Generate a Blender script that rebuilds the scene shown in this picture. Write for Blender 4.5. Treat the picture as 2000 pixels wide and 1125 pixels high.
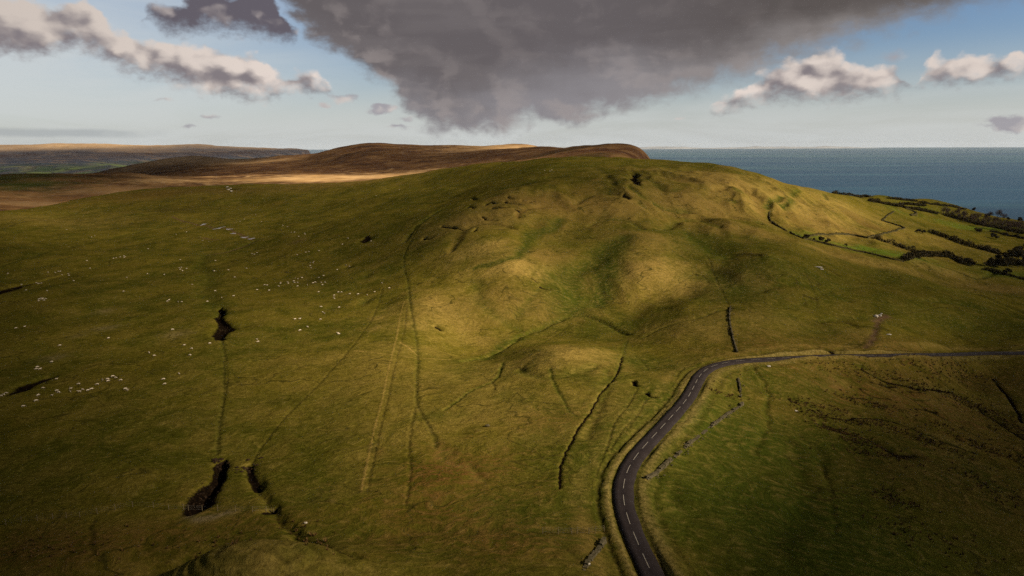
import bpy, bmesh, math, random
import numpy as np
from mathutils import Vector, Matrix

# ------------------------------------------------------------------ scene, camera, sky, sun
sc = bpy.context.scene
for o in list(bpy.data.objects):
    bpy.data.objects.remove(o)
COL = sc.collection
R = math.radians
rng = np.random.default_rng(11)
random.seed(11)

ZO = 300.0                       # eye height above the sea
FPX, TH, ROLL = 1333.0, R(11.82), R(0.245)
ST, CT = math.sin(TH), math.cos(TH)

cam_d = bpy.data.cameras.new('camera')
cam = bpy.data.objects.new('camera', cam_d)
COL.objects.link(cam)
cam_d.sensor_width = 36.0
cam_d.lens = 36.0 * FPX / 2000.0
cam_d.clip_start = 0.5
cam_d.clip_end = 250000.0
_f, _r, _u = Vector((0, CT, -ST)), Vector((1, 0, 0)), Vector((0, ST, CT))
_r2 = _r * math.cos(ROLL) - _u * math.sin(ROLL)
_u2 = _u * math.cos(ROLL) + _r * math.sin(ROLL)
cam.matrix_world = Matrix(((_r2.x, _u2.x, -_f.x, 0), (_r2.y, _u2.y, -_f.y, 0), (_r2.z, _u2.z, -_f.z, ZO), (0, 0, 0, 1)))
sc.camera = cam

SUN_AZ, SUN_EL = R(110), R(31)
SUN_STRENGTH = 5.0
SKY_STRENGTH = 0.085
sun_d = bpy.data.lights.new('sun', 'SUN')
sun_d.energy = SUN_STRENGTH
sun_d.angle = R(0.5)
sun_d.color = (1.0, 0.81, 0.55)
sun = bpy.data.objects.new('sun', sun_d)
COL.objects.link(sun)
SUN_V = Vector((math.sin(SUN_AZ) * math.cos(SUN_EL), math.cos(SUN_AZ) * math.cos(SUN_EL), math.sin(SUN_EL)))
sun.rotation_euler = SUN_V.to_track_quat('Z', 'Y').to_euler()

sc.view_settings.view_transform = 'Standard'
sc.view_settings.look = 'None'
sc.view_settings.exposure = 0.68
sc.view_settings.gamma = 1.0
sc.view_settings.use_curve_mapping = False
sc.render.engine = 'CYCLES'
sc.cycles.use_denoising = False
sc.cycles.max_bounces = 5
sc.cycles.diffuse_bounces = 2
sc.cycles.glossy_bounces = 2
sc.cycles.volume_bounces = 0
sc.cycles.sample_clamp_indirect = 2.0
sc.cycles.sample_clamp_direct = 4.0
sc.cycles.transparent_max_bounces = 24
sc.cycles.use_adaptive_sampling = True
sc.cycles.adaptive_threshold = 0.012


class NT:
    """small helper that writes node trees"""
    def __init__(s, tree):
        s.t = tree
        s.n, s.l = tree.nodes, tree.links

    def put(s, sock, v):
        if hasattr(v, 'is_linked') or isinstance(v, bpy.types.NodeSocket):
            s.l.new(v, sock)
        else:
            sock.default_value = v

    def m(s, op, a, b=0.0, c=0.0, clamp=False):
        n = s.n.new('ShaderNodeMath')
        n.operation = op
        n.use_clamp = clamp
        for i, v in enumerate((a, b, c)):
            s.put(n.inputs[i], v)
        return n.outputs[0]

    def v(s, op, a, b=(0, 0, 0), scale=1.0):
        n = s.n.new('ShaderNodeVectorMath')
        n.operation = op
        s.put(n.inputs[0], a)
        s.put(n.inputs[1], b)
        if op == 'SCALE':
            s.put(n.inputs[3], scale)
        return n.outputs[0]

    def comb(s, x, y, z=0.0):
        n = s.n.new('ShaderNodeCombineXYZ')
        for i, v in enumerate((x, y, z)):
            s.put(n.inputs[i], v)
        return n.outputs[0]

    def sep(s, v):
        n = s.n.new('ShaderNodeSeparateXYZ')
        s.put(n.inputs[0], v)
        return n.outputs

    def noise(s, vec, scale, detail=5.0, rough=0.55, dist=0.0, out=0, lac=2.0, dims='2D'):
        n = s.n.new('ShaderNodeTexNoise')
        n.noise_dimensions = dims
        s.put(n.inputs['Vector'], vec)
        n.inputs['Scale'].default_value = scale
        n.inputs['Detail'].default_value = detail
        n.inputs['Roughness'].default_value = rough
        n.inputs['Lacunarity'].default_value = lac
        n.inputs['Distortion'].default_value = dist
        return n.outputs[out]

    def voro(s, vec, scale, detail=0.0, smooth=0.6, feature='SMOOTH_F1'):
        n = s.n.new('ShaderNodeTexVoronoi')
        n.voronoi_dimensions = '2D'
        n.feature = feature
        s.put(n.inputs['Vector'], vec)
        n.inputs['Scale'].default_value = scale
        n.inputs['Detail'].default_value = detail
        if feature == 'SMOOTH_F1':
            n.inputs['Smoothness'].default_value = smooth
        return n.outputs['Distance']

    def mr(s, v, a, b, c=0.0, d=1.0, kind='SMOOTHSTEP'):
        n = s.n.new('ShaderNodeMapRange')
        n.interpolation_type = kind
        n.clamp = True
        for i, x in enumerate((v, a, b, c, d)):
            s.put(n.inputs[i], x)
        return n.outputs[0]

    def mix(s, f, a, b, blend='MIX'):
        n = s.n.new('ShaderNodeMix')
        n.data_type = 'RGBA'
        n.blend_type = blend
        n.clamp_factor = True
        s.put(n.inputs[0], f)
        for k, x in ((6, a), (7, b)):
            if isinstance(x, tuple):
                x = tuple(x[:3]) + (1.0,)
            s.put(n.inputs[k], x)
        return n.outputs[2]

    def mixf(s, f, a, b):
        return s.m('ADD', a, s.m('MULTIPLY', f, s.m('SUBTRACT', b, a)))

    def curve(s, v, pts):
        n = s.n.new('ShaderNodeFloatCurve')
        s.put(n.inputs['Value'], v)
        c = n.mapping.curves[0]
        c.points[0].location = pts[0]
        c.points[1].location = pts[-1]
        for p in pts[1:-1]:
            c.points.new(*p)
        for p in c.points:
            p.handle_type = 'AUTO_CLAMPED'
        n.mapping.use_clip = False
        n.mapping.update()
        return n.outputs[0]

    def attr(s, name):
        n = s.n.new('ShaderNodeAttribute')
        n.attribute_name = name
        return n.outputs['Fac']


def unroll(px, py):
    dx, dy = np.asarray(px, float) - 1000.0, np.asarray(py, float) - 562.5
    c, k = math.cos(ROLL), math.sin(ROLL)
    return dx * c - dy * k, dy * c + dx * k


def ray(px, py):
    """pixel of the photo -> (u = X/Y, r = -Z/Y)"""
    dx, dy = unroll(px, py)
    fwd = FPX * CT - dy * ST
    dn = FPX * ST + dy * CT
    return dx / fwd, dn / fwd


def azel(px, py):
    u, r = ray(px, py)
    return np.degrees(np.arctan(u)), np.degrees(np.arctan2(-r, np.sqrt(1 + u * u)))


def build_sky():
    w = bpy.data.worlds.new('World')
    sc.world = w
    w.use_nodes = True
    t = NT(w.node_tree)
    bg = w.node_tree.nodes['Background']
    sky = t.n.new('ShaderNodeTexSky')
    sky.sky_type = 'NISHITA'
    sky.sun_disc = False
    sky.sun_elevation = SUN_EL
    sky.sun_rotation = SUN_AZ
    sky.altitude = 300
    sky.dust_density = 1.2
    sky.ozone_density = 1.6
    d = t.n.new('ShaderNodeTexCoord').outputs['Generated']
    x, y, z = t.sep(d)
    az = t.m('MULTIPLY', t.m('ARCTAN2', x, y), 180 / math.pi)
    el = t.m('MULTIPLY', t.m('ARCSINE', z), 180 / math.pi)
    q0 = t.comb(az, t.m('MULTIPLY', el, 1.5), 0.0)
    # domain warp
    w1 = t.v('SUBTRACT', t.noise(q0, 0.14, 5, 0.58, out=1), (0.5, 0.5, 0.5))
    wx, wy, _ = t.sep(w1)
    w2 = t.v('SUBTRACT', t.noise(q0, 0.62, 4, 0.55, out=1), (0.5, 0.5, 0.5))
    wx2, wy2, _ = t.sep(w2)
    A0, A1, E0, E1 = -48.0, 48.0, -6.0, 26.0

    def cv(pts, az_):
        a, e = azel([p[0] for p in pts], [p[1] for p in pts])
        q = [((aa - A0) / (A1 - A0), (ee - E0) / (E1 - E0)) for aa, ee in zip(a, e)]
        v = t.curve(t.mr(az_, A0, A1, kind='LINEAR'), q)
        return t.m('MULTIPLY_ADD', v, E1 - E0, E0)

    # ---------------- layer A: the wide dark cloud seen from below
    azA = t.m('ADD', az, t.m('MULTIPLY_ADD', wx, 3.4, t.m('MULTIPLY', wx2, 1.5)))
    elA = t.m('ADD', el, t.m('MULTIPLY_ADD', wy, 2.4, t.m('MULTIPLY', wy2, 0.9)))
    lowA = cv([(-400, -300), (300, -300), (440, -220), (530, -60), (565, 10), (612, 66), (668, 108), (725, 140), (765, 170), (795, 208),
               (828, 238), (885, 254), (1000, 247), (1080, 234), (1160, 222), (1250, 205), (1340, 186), (1450, 160),
               (1540, 128), (1640, 90), (1760, 56), (1900, 28), (2050, 2), (2300, -40)], azA)
    dA = t.m('ADD', t.m('SUBTRACT', elA, lowA), 0.35)
    right = t.mr(az, 4, 26)
    left = t.mr(az, 6, -8)
    soft = t.noise(t.v('MULTIPLY', q0, (0.55, 1.0, 1)), 0.10, 3, 0.5, 0.2)            # broad bellies
    stre = t.noise(t.v('ADD', t.v('MULTIPLY', q0, (0.22, 1.0, 1)), t.v('SCALE', w1, scale=1.6)), 0.30, 4, 0.5)     # layers seen edge-on
    qL = t.v('ADD', q0, t.v('ADD', t.v('SCALE', w1, scale=2.0), t.v('SCALE', w2, scale=0.9)))
    lo0 = t.noise(qL, 0.21, 5, 0.5)
    lo1 = t.noise(t.v('ADD', qL, (0.9, 1.0, 0)), 0.21, 5, 0.5)
    nE = t.noise(q0, 0.50, 7, 0.60, 0.3)
    dAn = t.m('ADD', dA, t.m('ADD', t.m('MULTIPLY', t.m('SUBTRACT', nE, 0.5), 2.3), t.m('MULTIPLY', t.m('SUBTRACT', lo0, 0.5), 2.2)))
    aA = t.mr(dAn, -0.55, t.mixf(right, 1.35, 2.4))
    belly = cv([(-400, 120), (300, 120), (520, 60), (600, 95), (680, 120), (780, 165), (860, 185), (960, 160), (1060, 146), (1160, 140), (1300, 130), (1420, 112), (1560, 82), (1700, 48), (1850, 12), (2000, -24), (2400, -90)], azA)
    deep = t.mr(t.m('ADD', t.m('SUBTRACT', elA, belly), t.m('ADD', t.m('MULTIPLY', t.m('SUBTRACT', soft, 0.5), 3.4), t.m('MULTIPLY', t.m('SUBTRACT', stre, 0.5), 2.8))), -2.8, 2.4)
    lump = t.mr(t.m('SUBTRACT', lo0, lo1), -0.02, 0.20)
    thinc = t.mix(right, (0.255, 0.240, 0.255), (0.315, 0.288, 0.280))
    darkc = t.mix(right, (0.128, 0.113, 0.118), (0.098, 0.084, 0.079))
    cA = t.mix(deep, thinc, darkc)
    cA = t.mix(t.m('MULTIPLY', lump, t.m('MULTIPLY', t.mr(dA, 7.0, 0.5, 0.12, 0.48), t.mixf(right, 1.0, 0.15))), cA, (0.38, 0.33, 0.315))
    cA = t.mix(t.m('MULTIPLY', t.mr(stre, 0.46, 0.72), 0.24), cA, (0.235, 0.21, 0.21))

    # ---------------- layer B: cumulus banks
    puff_in = t.v('ADD', q0, t.v('SCALE', w2, scale=0.9))

    def puff(vec):
        return t.m('SUBTRACT', 1.0, t.voro(vec, 0.40, 1.6, 0.85))
    pf = puff(puff_in)
    pfs = puff(t.v('ADD', puff_in, (0.75, 0.80, 0.0)))
    relief = t.m('SUBTRACT', pf, pfs)
    azB = t.m('ADD', az, t.m('MULTIPLY_ADD', wx, 1.4, t.m('MULTIPLY', wx2, 0.9)))
    elB0 = t.m('ADD', el, t.m('MULTIPLY_ADD', wy, 0.9, t.m('MULTIPLY', wy2, 0.75)))
    nB = t.noise(t.v('ADD', q0, t.v('SCALE', w2, scale=0.5)), 0.50, 7, 0.58)

    def bank(top, bot, ragged=0.8, windows=()):
        tp, bt = cv(top, azB), cv(bot, azB)
        up = t.m('ADD', t.m('SUBTRACT', tp, elB0), t.m('MULTIPLY', t.m('SUBTRACT', pf, 0.42), 1.7))
        lo = t.m('ADD', t.m('SUBTRACT', elB0, bt), t.m('MULTIPLY', t.m('SUBTRACT', nB, 0.42), 2.0 * ragged))
        thick = t.m('MAXIMUM', t.m('SUBTRACT', tp, bt), 0.05)
        dd = t.m('MINIMUM', t.m('MULTIPLY', up, 1.6), t.m('MULTIPLY', lo, 0.8))
        dd = t.m('ADD', dd, t.m('MULTIPLY', t.m('SUBTRACT', t.noise(q0, 1.5, 5, 0.6), 0.5), 0.9))
        gate = t.mr(thick, 0.06, 0.5)
        win = None
        for x0, x1 in windows:
            e0, e1 = float(azel(x0, 120)[0]), float(azel(x1, 120)[0])
            k = t.m('MULTIPLY', t.mr(azB, e0, e0 + 0.5), t.mr(azB, e1, e1 - 0.5))
            win = k if win is None else t.m('MAXIMUM', win, k)
        a = t.m('MULTIPLY', t.m('MULTIPLY', t.mr(dd, -0.35, 1.0), gate), win)
        h = t.m('DIVIDE', t.m('SUBTRACT', elB0, bt), thick)
        return a, h

    # lower-left bank and the right-hand cumulus share one pair of outlines
    topL = [(-400, -260), (-120, -60), (0, -22), (90, -12), (180, 8), (215, 52), (262, 62), (330, 80), (400, 82), (445, 98),
            (500, 110), (520, 126), (590, 130), (630, 148), (648, 172), (660, 176), (700, 330), (1330, 330), (1400, 192),
            (1440, 178), (1500, 134), (1560, 118), (1590, 104), (1622, 96), (1660, 112), (1700, 126), (1740, 124), (1770, 140),
            (1784, 160), (1793, 166), (1800, 150), (1850, 108), (1900, 106), (1950, 104), (2010, 98), (2150, 90), (2400, 120)]
    botL = [(-400, 70), (-120, 100), (0, 106), (60, 112), (120, 96), (180, 108), (235, 138), (300, 148), (370, 172), (420, 186),
            (500, 192), (560, 184), (620, 180), (648, 176), (660, 178), (700, 332), (1330, 332), (1400, 214), (1440, 214),
            (1480, 200), (1560, 200), (1620, 198), (1690, 188), (1740, 178), (1770, 172), (1784, 170), (1793, 168), (1805, 160),
            (1850, 166), (1920, 160), (2000, 140), (2150, 130), (2400, 140)]
    aB, hB = bank(topL, botL, 0.7, ((-900, 664), (1392, 2900)))
    # upper-left dark scrap
    topU = [(-400, 43), (200, 43), (262, 42), (285, 18), (330, 8), (380, -14), (420, -30), (500, -40), (545, 5), (570, 50), (585, 72), (620, 80), (2400, 80)]
    botU = [(-400, 44), (200, 44), (262, 44), (285, 40), (330, 62), (380, 66), (440, 66), (500, 74), (545, 84), (570, 82), (585, 76), (620, 82), (2400, 82)]
    aU, hU = bank(topU, botU, 0.7, ((258, 602),))
    # puffs low down over the horizon
    def blob(px, py, rx, ry, soft=0.5):
        a, e = azel(px, py)
        sx, sy = rx / 22.0, ry / 23.0
        ddx = t.m('DIVIDE', t.m('SUBTRACT', azB, float(a)), sx)
        ddy = t.m('DIVIDE', t.m('SUBTRACT', elB0, float(e)), sy)
        rr = t.m('SQRT', t.m('ADD', t.m('MULTIPLY', ddx, ddx), t.m('MULTIPLY', ddy, ddy)))
        v = t.m('ADD', t.m('SUBTRACT', 1.0, rr), t.m('MULTIPLY', t.m('SUBTRACT', nB, 0.5), 1.6))
        return t.mr(v, 0.0, soft)
    low = None
    for b in ((748, 214, 30, 10, .5), (668, 194, 36, 12, .6), (630, 206, 14, 6, .9), (1985, 238, 38, 15, .5), (1330, 228, 16, 6, 1.2), (322, 196, 18, 5, 1.3),
              (406, 232, 18, 5, 1.0), (362, 250, 16, 4, 1.4), (1940, 246, 40, 5, 1.6), (1745, 108, 26, 16, 1.4), (780, 246, 26, 5, 1.0), (792, 232, 20, 6, .9)):
        k = blob(*b)
        low = k if low is None else t.m('MAXIMUM', low, k)
    # lit and shaded sides: the sun stands high on the right
    litB = t.mr(t.m('ADD', t.m('MULTIPLY_ADD', hB, 1.0, t.m('MULTIPLY', relief, 1.3)), t.m('MULTIPLY', t.m('SUBTRACT', nB, 0.5), 0.85)), -0.22, 1.10)
    gain = t.mr(az, -38, -12, 0.50, 1.0)
    gain = t.m('MULTIPLY', gain, t.mr(az, 16, 24, 1.0, 0.80))
    cB = t.mix(litB, (0.225, 0.198, 0.212), t.mix(gain, (0.42, 0.37, 0.325), (0.78, 0.68, 0.62)))
    litU = t.mr(t.m('MULTIPLY_ADD', relief, 1.3, t.m('MULTIPLY', t.mr(az, -33, -24, 0.55, 0.0), 1.0)), 0.1, 0.9)
    cU = t.mix(litU, (0.125, 0.112, 0.135), (0.40, 0.35, 0.34))
    cLow = t.mix(t.mr(relief, -0.2, 0.3), (0.36, 0.345, 0.37), (0.60, 0.55, 0.52))

    # ---------------- clear air
    hs = t.n.new('ShaderNodeHueSaturation')
    hs.inputs['Saturation'].default_value = 1.22
    hs.inputs['Value'].default_value = 1.0
    t.put(hs.inputs['Color'], sky.outputs[0])
    clear = t.v('MULTIPLY', t.v('SCALE', hs.outputs[0], scale=SKY_STRENGTH), (0.98, 0.97, 1.08))
    veil = t.m('MAXIMUM', t.mr(el, 8.0, -0.5, 0.0, 0.92), t.mr(t.m('ADD', az, t.m('MULTIPLY', el, 1.0)), 8, -26, 0.0, 0.82))
    cir = t.noise(t.v('MULTIPLY', q0, (0.25, 1.0, 1)), 0.18, 6, 0.6, 0.6)
    veil = t.m('MULTIPLY', veil, t.mr(cir, 0.25, 0.62, 0.72, 1.0))
    c = t.mix(veil, clear, (0.610, 0.635, 0.630))
    strat = t.m('MULTIPLY', t.mr(t.m('ABSOLUTE', t.m('SUBTRACT', t.m('ADD', el, t.m('MULTIPLY', wy, 0.6)), 0.95)), 0.42, 0.1),
                t.mr(t.m('ADD', az, t.m('MULTIPLY', wx, 8)), -27, -31))
    c = t.mix(t.m('MULTIPLY', strat, 0.65), c, (0.36, 0.385, 0.395))
    back = t.mr(y, 0.15, 0.3)                                    # shaped clouds only in the part of the sky that was seen
    c = t.mix(t.m('MULTIPLY', low, back), c, cLow)
    c = t.mix(t.m('MULTIPLY', aB, back), c, cB)
    c = t.mix(t.m('MULTIPLY', aU, back), c, cU)
    c = t.mix(t.m('MULTIPLY', aA, back), c, cA)
    t.put(bg.inputs['Color'], c)
    bg.inputs['Strength'].default_value = 0.63
    w.cycles.sampling_method = 'MANUAL'
    w.cycles.sample_map_resolution = 512


build_sky()


# ------------------------------------------------------------------ numbers: noise, splines, terrain
_perm = rng.permutation(256)
_ga = rng.uniform(0, 2 * math.pi, 256)
_gx, _gy = np.cos(_ga), np.sin(_ga)


def perlin(x, y, scale, seed=0):
    x = np.asarray(x) / scale + 37.13 * seed
    y = np.asarray(y) / scale + 91.7 * seed
    xi, yi = np.floor(x).astype(np.int64), np.floor(y).astype(np.int64)
    xf, yf = x - xi, y - yi
    u, v = xf * xf * xf * (xf * (xf * 6 - 15) + 10), yf * yf * yf * (yf * (yf * 6 - 15) + 10)

    def g(a, b, dx, dy):
        h = _perm[(_perm[(xi + a) & 255] + yi + b) & 255]
        return _gx[h] * dx + _gy[h] * dy
    n00, n10 = g(0, 0, xf, yf), g(1, 0, xf - 1, yf)
    n01, n11 = g(0, 1, xf, yf - 1), g(1, 1, xf - 1, yf - 1)
    a = n00 + u * (n10 - n00)
    b = n01 + u * (n11 - n01)
    return (a + v * (b - a)) * 1.4


class TPS:
    """smooth surface through scattered values, in (X/Y, ln Y)"""
    def __init__(s, u, w, z, lam=1e-4, ku=1.5):
        s.ku = ku
        s.p = np.stack([np.asarray(u) * ku, np.asarray(w)], 1)
        n = len(s.p)
        K = s._k(s.p, s.p) + lam * np.eye(n)
        Pm = np.concatenate([np.ones((n, 1)), s.p], 1)
        A = np.block([[K, Pm], [Pm.T, np.zeros((3, 3))]])
        s.c = np.linalg.solve(A, np.concatenate([z, np.zeros(3)]))

    @staticmethod
    def _k(a, b):
        d2 = ((a[:, None, :] - b[None, :, :]) ** 2).sum(2) + 1e-12
        return 0.5 * d2 * np.log(d2)

    def __call__(s, u, w):
        u, w = np.broadcast_arrays(u, w)
        q = np.stack([u.ravel() * s.ku, w.ravel()], 1)
        out = np.empty(len(q))
        for i in range(0, len(q), 40000):
            b = q[i:i + 40000]
            out[i:i + 40000] = s._k(b, s.p) @ s.c[:-3] + s.c[-3] + b @ s.c[-2:]
        return out.reshape(u.shape)


class Grid:
    """a TPS sampled once, then read bilinearly in (u, ln Y)"""
    def __init__(s, tps, u0, u1, y0, y1, n=420):
        s.u0, s.u1, s.w0, s.w1, s.n = u0, u1, math.log(y0), math.log(y1), n
        uu, ww = np.meshgrid(np.linspace(u0, u1, n), np.linspace(s.w0, s.w1, n))
        s.z = tps(uu, ww)
        s.y0 = y0

    def __call__(s, X, Y):
        Yc = np.maximum(Y, s.y0)
        fu = np.clip((X / Yc - s.u0) / (s.u1 - s.u0), 0, 0.99999) * (s.n - 1)
        fw = np.clip((np.log(Yc) - s.w0) / (s.w1 - s.w0), 0, 0.99999) * (s.n - 1)
        i, j = fu.astype(int), fw.astype(int)
        a, b = fu - i, fw - j
        z = s.z
        return (z[j, i] * (1 - a) + z[j, i + 1] * a) * (1 - b) + (z[j + 1, i] * (1 - a) + z[j + 1, i + 1] * a) * b


def ctrl(rows):
    """(px, py, v): v < 0 is a height under the eye, v > 0 a distance; (px, ('w', Y), z) is given outright"""
    U, W, Z = [], [], []
    for px, py, v in rows:
        if isinstance(py, tuple):
            u, _ = ray(px, 500)
            Y, z = py[1], v
        else:
            u, r = ray(px, py)
            Y = v if v > 0 else -v / r
            z = -r * Y
        U.append(float(u)); W.append(math.log(Y)); Z.append(float(z))
    return np.array(U), np.array(W), np.array(Z)


HILL = [
    # left pasture, column by column from the bottom of the picture up
    (-500, 1125, -66), (-500, 900, -68), (-500, 700, -71), (-500, 560, -74), (-500, 470, 520), (-500, 430, 680), (-500, 415, 800), (-500, ('w', 1000), -90),
    (0, 1125, -65), (0, 1000, -66.5), (0, 900, -67.5), (0, 800, -69), (0, 700, -70.4), (0, 600, -72), (0, 550, -72.6), (0, 500, 452), (0, 460, 560), (0, 432, 650), (0, 417, 730), (0, ('w', 900), -86), (0, ('w', 1150), -122),
    (200, 445, 640), (200, 410, 760), (200, 388, 880), (200, ('w', 1060), -75), (200, ('w', 1350), -100),
    (250, 1125, -63), (250, 1000, -64.5), (250, 900, -66), (250, 800, -68), (250, 700, -69.5), (250, 600, -71), (250, 550, -71.5), (250, 500, 445), (250, 455, 590),
    (500, 1125, -60), (500, 1000, -62), (500, 900, -64), (500, 800, -65.5), (500, 700, -67.5), (500, 600, -69), (500, 550, -69.5), (500, 500, 430), (500, 450, 550), (500, 420, 670), (500, 390, 820), (420, 364, 1010), (560, 360, 1040), (500, ('w', 1250), -74), (500, ('w', 1600), -100),
    (750, 1125, -58), (750, 1000, -60), (750, 900, -61.5), (750, 800, -63), (750, 700, -65), (750, 600, -66), (750, 550, -64), (750, 500, 375), (740, 450, 430), (740, 420, 510), (740, 390, 640), (740, 370, 770), (740, 351, 1000), (740, ('w', 1200), -66), (740, ('w', 1500), -95),
    # rim and floor of the bowl
    (800, 640, -65.2), (800, 580, -62.6), (830, 520, -57.8), (820, 600, -63.6), (850, 640, -66.8), (900, 600, -64.0), (890, 550, -58.6), (890, 650, -68.8), (935, 688, -70.5), (1000, 660, -69.8), (1060, 640, -69.5), (1110, 622, -68.5), (1180, 640, -68.2), (1230, 650, -67),
    (850, 540, 309), (850, 480, 352), (850, 440, 404), (850, 410, 475), (850, 380, 590), (850, 355, 760), (850, 333, 960), (850, ('w', 1150), -52), (850, ('w', 1450), -95),
    (950, 600, 268), (950, 560, 287), (950, 520, 307), (950, 470, 335), (950, 420, 395), (950, 385, 450), (950, 355, 620), (950, 321, 890), (1050, 309, 770), (950, ('w', 1050), -42), (1000, ('w', 1400), -95),
    (1000, 620, 262), (1000, 570, 281), (1000, 520, 304), (1000, 480, 331), (1000, 440, 372), (1000, 400, 412), (1000, 370, 445), (1000, 345, 560),
    (1130, 590, 284), (1130, 530, 318), (1130, 480, 352), (1130, 430, 395), (1130, 390, 430), (1130, 355, 480), (1130, 330, 570), (1130, 307, 700), (1130, ('w', 880), -38), (1130, ('w', 1250), -105),
    (1270, 590, 283), (1270, 540, 302), (1270, 500, 326), (1270, 460, 360), (1270, 420, 400), (1270, 380, 440), (1250, 350, 480), (1250, 328, 580), (1250, 313.5, 690), (1280, ('w', 850), -42), (1300, ('w', 1250), -120),
    # knoll in front of the bowl and the ground towards the road
    (1090, 690, -59.6), (1050, 672, -61.8), (1150, 675, -60.5), (1200, 690, -62.4), (1240, 690, -64), (1000, 720, -63.5), (960, 760, -62.6), (1090, 740, -59.8), (950, 850, -60.5), (950, 1000, -59), (950, 1125, -57), (1100, 800, -59.5), (1100, 900, -59), (1100, 1125, -57),
    (1240, 900, -59), (1230, 1000, -59), (1260, 1100, -58.5), (1340, 780, -60), (1400, 710, -61.5), (1560, 700, -64), (1700, 695, -67), (1800, 693, -70), (2000, 690, -77), (2300, 690, -88),
    (1300, 690, -63.5),
    # field below the road
    (1500, 780, -65), (1400, 850, -62), (1400, 1000, -61), (1500, 900, -65), (1600, 1000, -66), (1600, 1125, -64), (1800, 900, -73), (1800, 1050, -71), (2000, 800, -82), (2000, 1000, -78), (2000, 1125, -75), (1700, 780, -71), (1900, 740, -79), (2400, 900, -92), (2400, 1125, -84),
    # slopes above the road
    (1430, 650, -62.5), (1560, 640, -66), (1715, 617, -68), (1900, 640, -77), (1500, 600, -61.5), (1400, 600, -61.5), (1330, 600, -62), (1620, 575, -63), (1750, 570, -67), (1900, 590, -75), (2000, 610, -80), (2300, 600, -98),
    (1350, 560, 298), (1350, 510, 330), (1350, 470, 365), (1330, 425, 425), (1350, 400, 445), (1350, 360, 505), (1350, 335, 590), (1350, 316.5, 670), (1400, ('w', 830), -52),
    (1420, 550, 290), (1420, 500, 335), (1420, 440, 402), (1500, 500, 320), (1500, 467, 380), (1620, 510, 345), (1640, 485, 390), (1770, 513, 392), (1700, 530, 355),
    (1430, 415, 450), (1450, 390, 475), (1450, 352, 545), (1430, 327, 630), (1550, 440, 465), (1550, 400, 505), (1530, 372, 552), (1500, 347.5, 610), (1600, 371, 640), (1530, ('w', 780), -75), (1500, ('w', 1150), -150),
    (1650, 440, 500), (1650, 405, 575), (1655, 379, 680), (1700, 480, 445), (1800, 500, 435), (1850, 540, 400), (2000, 540, 430), (2000, 500, 500), (2000, 460, 640), (2000, 433, 800), (1900, 460, 600), (1900, 430, 750), (1900, 411, 860), (1800, 450, 570), (1800, 415, 730), (1800, 394, 870), (1700, 420, 605), (1720, 385, 800),
    (1660, ('w', 860), -95), (1800, ('w', 1050), -140), (2000, ('w', 1000), -150), (2000, ('w', 1300), -260), (1700, ('w', 1300), -260), (2300, 480, 620), (2300, 450, 800), (2300, ('w', 1000), -190), (1300, ('w', 1600), -260), (700, ('w', 2000), -180), (0, ('w', 1700), -180), (2000, ('w', 1900), -420), (1300, ('w', 2000), -380),
    (-500, ('w', 1700), -190),
    # ground under the flight line
    (0, ('w', 60), -63), (1000, ('w', 60), -56), (2000, ('w', 60), -68),
]
_u, _w, _z = ctrl(HILL)
base_hill = Grid(TPS(_u, _w, _z, 2e-4), -2.0, 2.0, 60.0, 2000.0, 520)


def march(px, py, fun, y0=62.0, y1=1500.0, n=900):
    """first ground point along the sight lines of the photo's pixels -> X, Y, z arrays (z relative to the eye)"""
    u, r = ray(np.atleast_1d(px), np.atleast_1d(py))
    Ys = np.exp(np.linspace(math.log(y0), math.log(y1), n))
    X = u[:, None] * Ys[None, :]
    Yg = np.broadcast_to(Ys, X.shape)
    g = fun(X.ravel(), Yg.ravel()).reshape(X.shape) + r[:, None] * Ys[None, :]    # ground minus ray
    hit = g > 0
    k = np.argmax(hit, 1)
    k = np.where(hit.any(1), np.maximum(k, 1), np.argmin(np.abs(g), 1).clip(1))
    i = np.arange(len(u))
    g0, g1 = g[i, k - 1], g[i, k]
    f = np.clip(-g0 / np.where(np.abs(g1 - g0) < 1e-9, 1e-9, g1 - g0), 0, 1)
    Y = Ys[k - 1] + f * (Ys[k] - Ys[k - 1])
    return u * Y, Y, fun(u * Y, Y)


def densify(P, step):
    P = np.asarray(P, float)
    out = [P[:1]]
    for a, b in zip(P[:-1], P[1:]):
        n = max(1, int(np.linalg.norm(b - a) / step))
        out.append(a + (b - a) * (np.arange(1, n + 1) / n)[:, None])
    return np.concatenate(out)


def smooth_line(P, it=2):
    P = np.asarray(P, float)
    for _ in range(it):
        Q = [P[0]]
        for a, b in zip(P[:-1], P[1:]):
            Q += [a * 0.75 + b * 0.25, a * 0.25 + b * 0.75]
        Q.append(P[-1])
        P = np.array(Q)
    return P


def ground_line(pix, fun=None, it=2, y1=1500.0):
    """pixel polyline -> smoothed ground polyline (n, 2)"""
    p = smooth_line(pix, it)
    X, Y, _ = march(p[:, 0], p[:, 1], fun or base_hill, y1=y1)
    return np.stack([X, Y], 1)


def seg_dist(X, Y, P):
    """distance to a polyline and position along it"""
    d = np.full(X.shape, 1e9)
    s = np.zeros(X.shape)
    acc = 0.0
    for a, b in zip(P[:-1], P[1:]):
        ab = b - a
        L2 = float(ab @ ab) + 1e-12
        t = np.clip(((X - a[0]) * ab[0] + (Y - a[1]) * ab[1]) / L2, 0, 1)
        dd = np.hypot(X - a[0] - t * ab[0], Y - a[1] - t * ab[1])
        m = dd < d
        d = np.where(m, dd, d)
        L = math.sqrt(L2)
        s = np.where(m, acc + t * L, s)
        acc += L
    return d, s, acc


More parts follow.
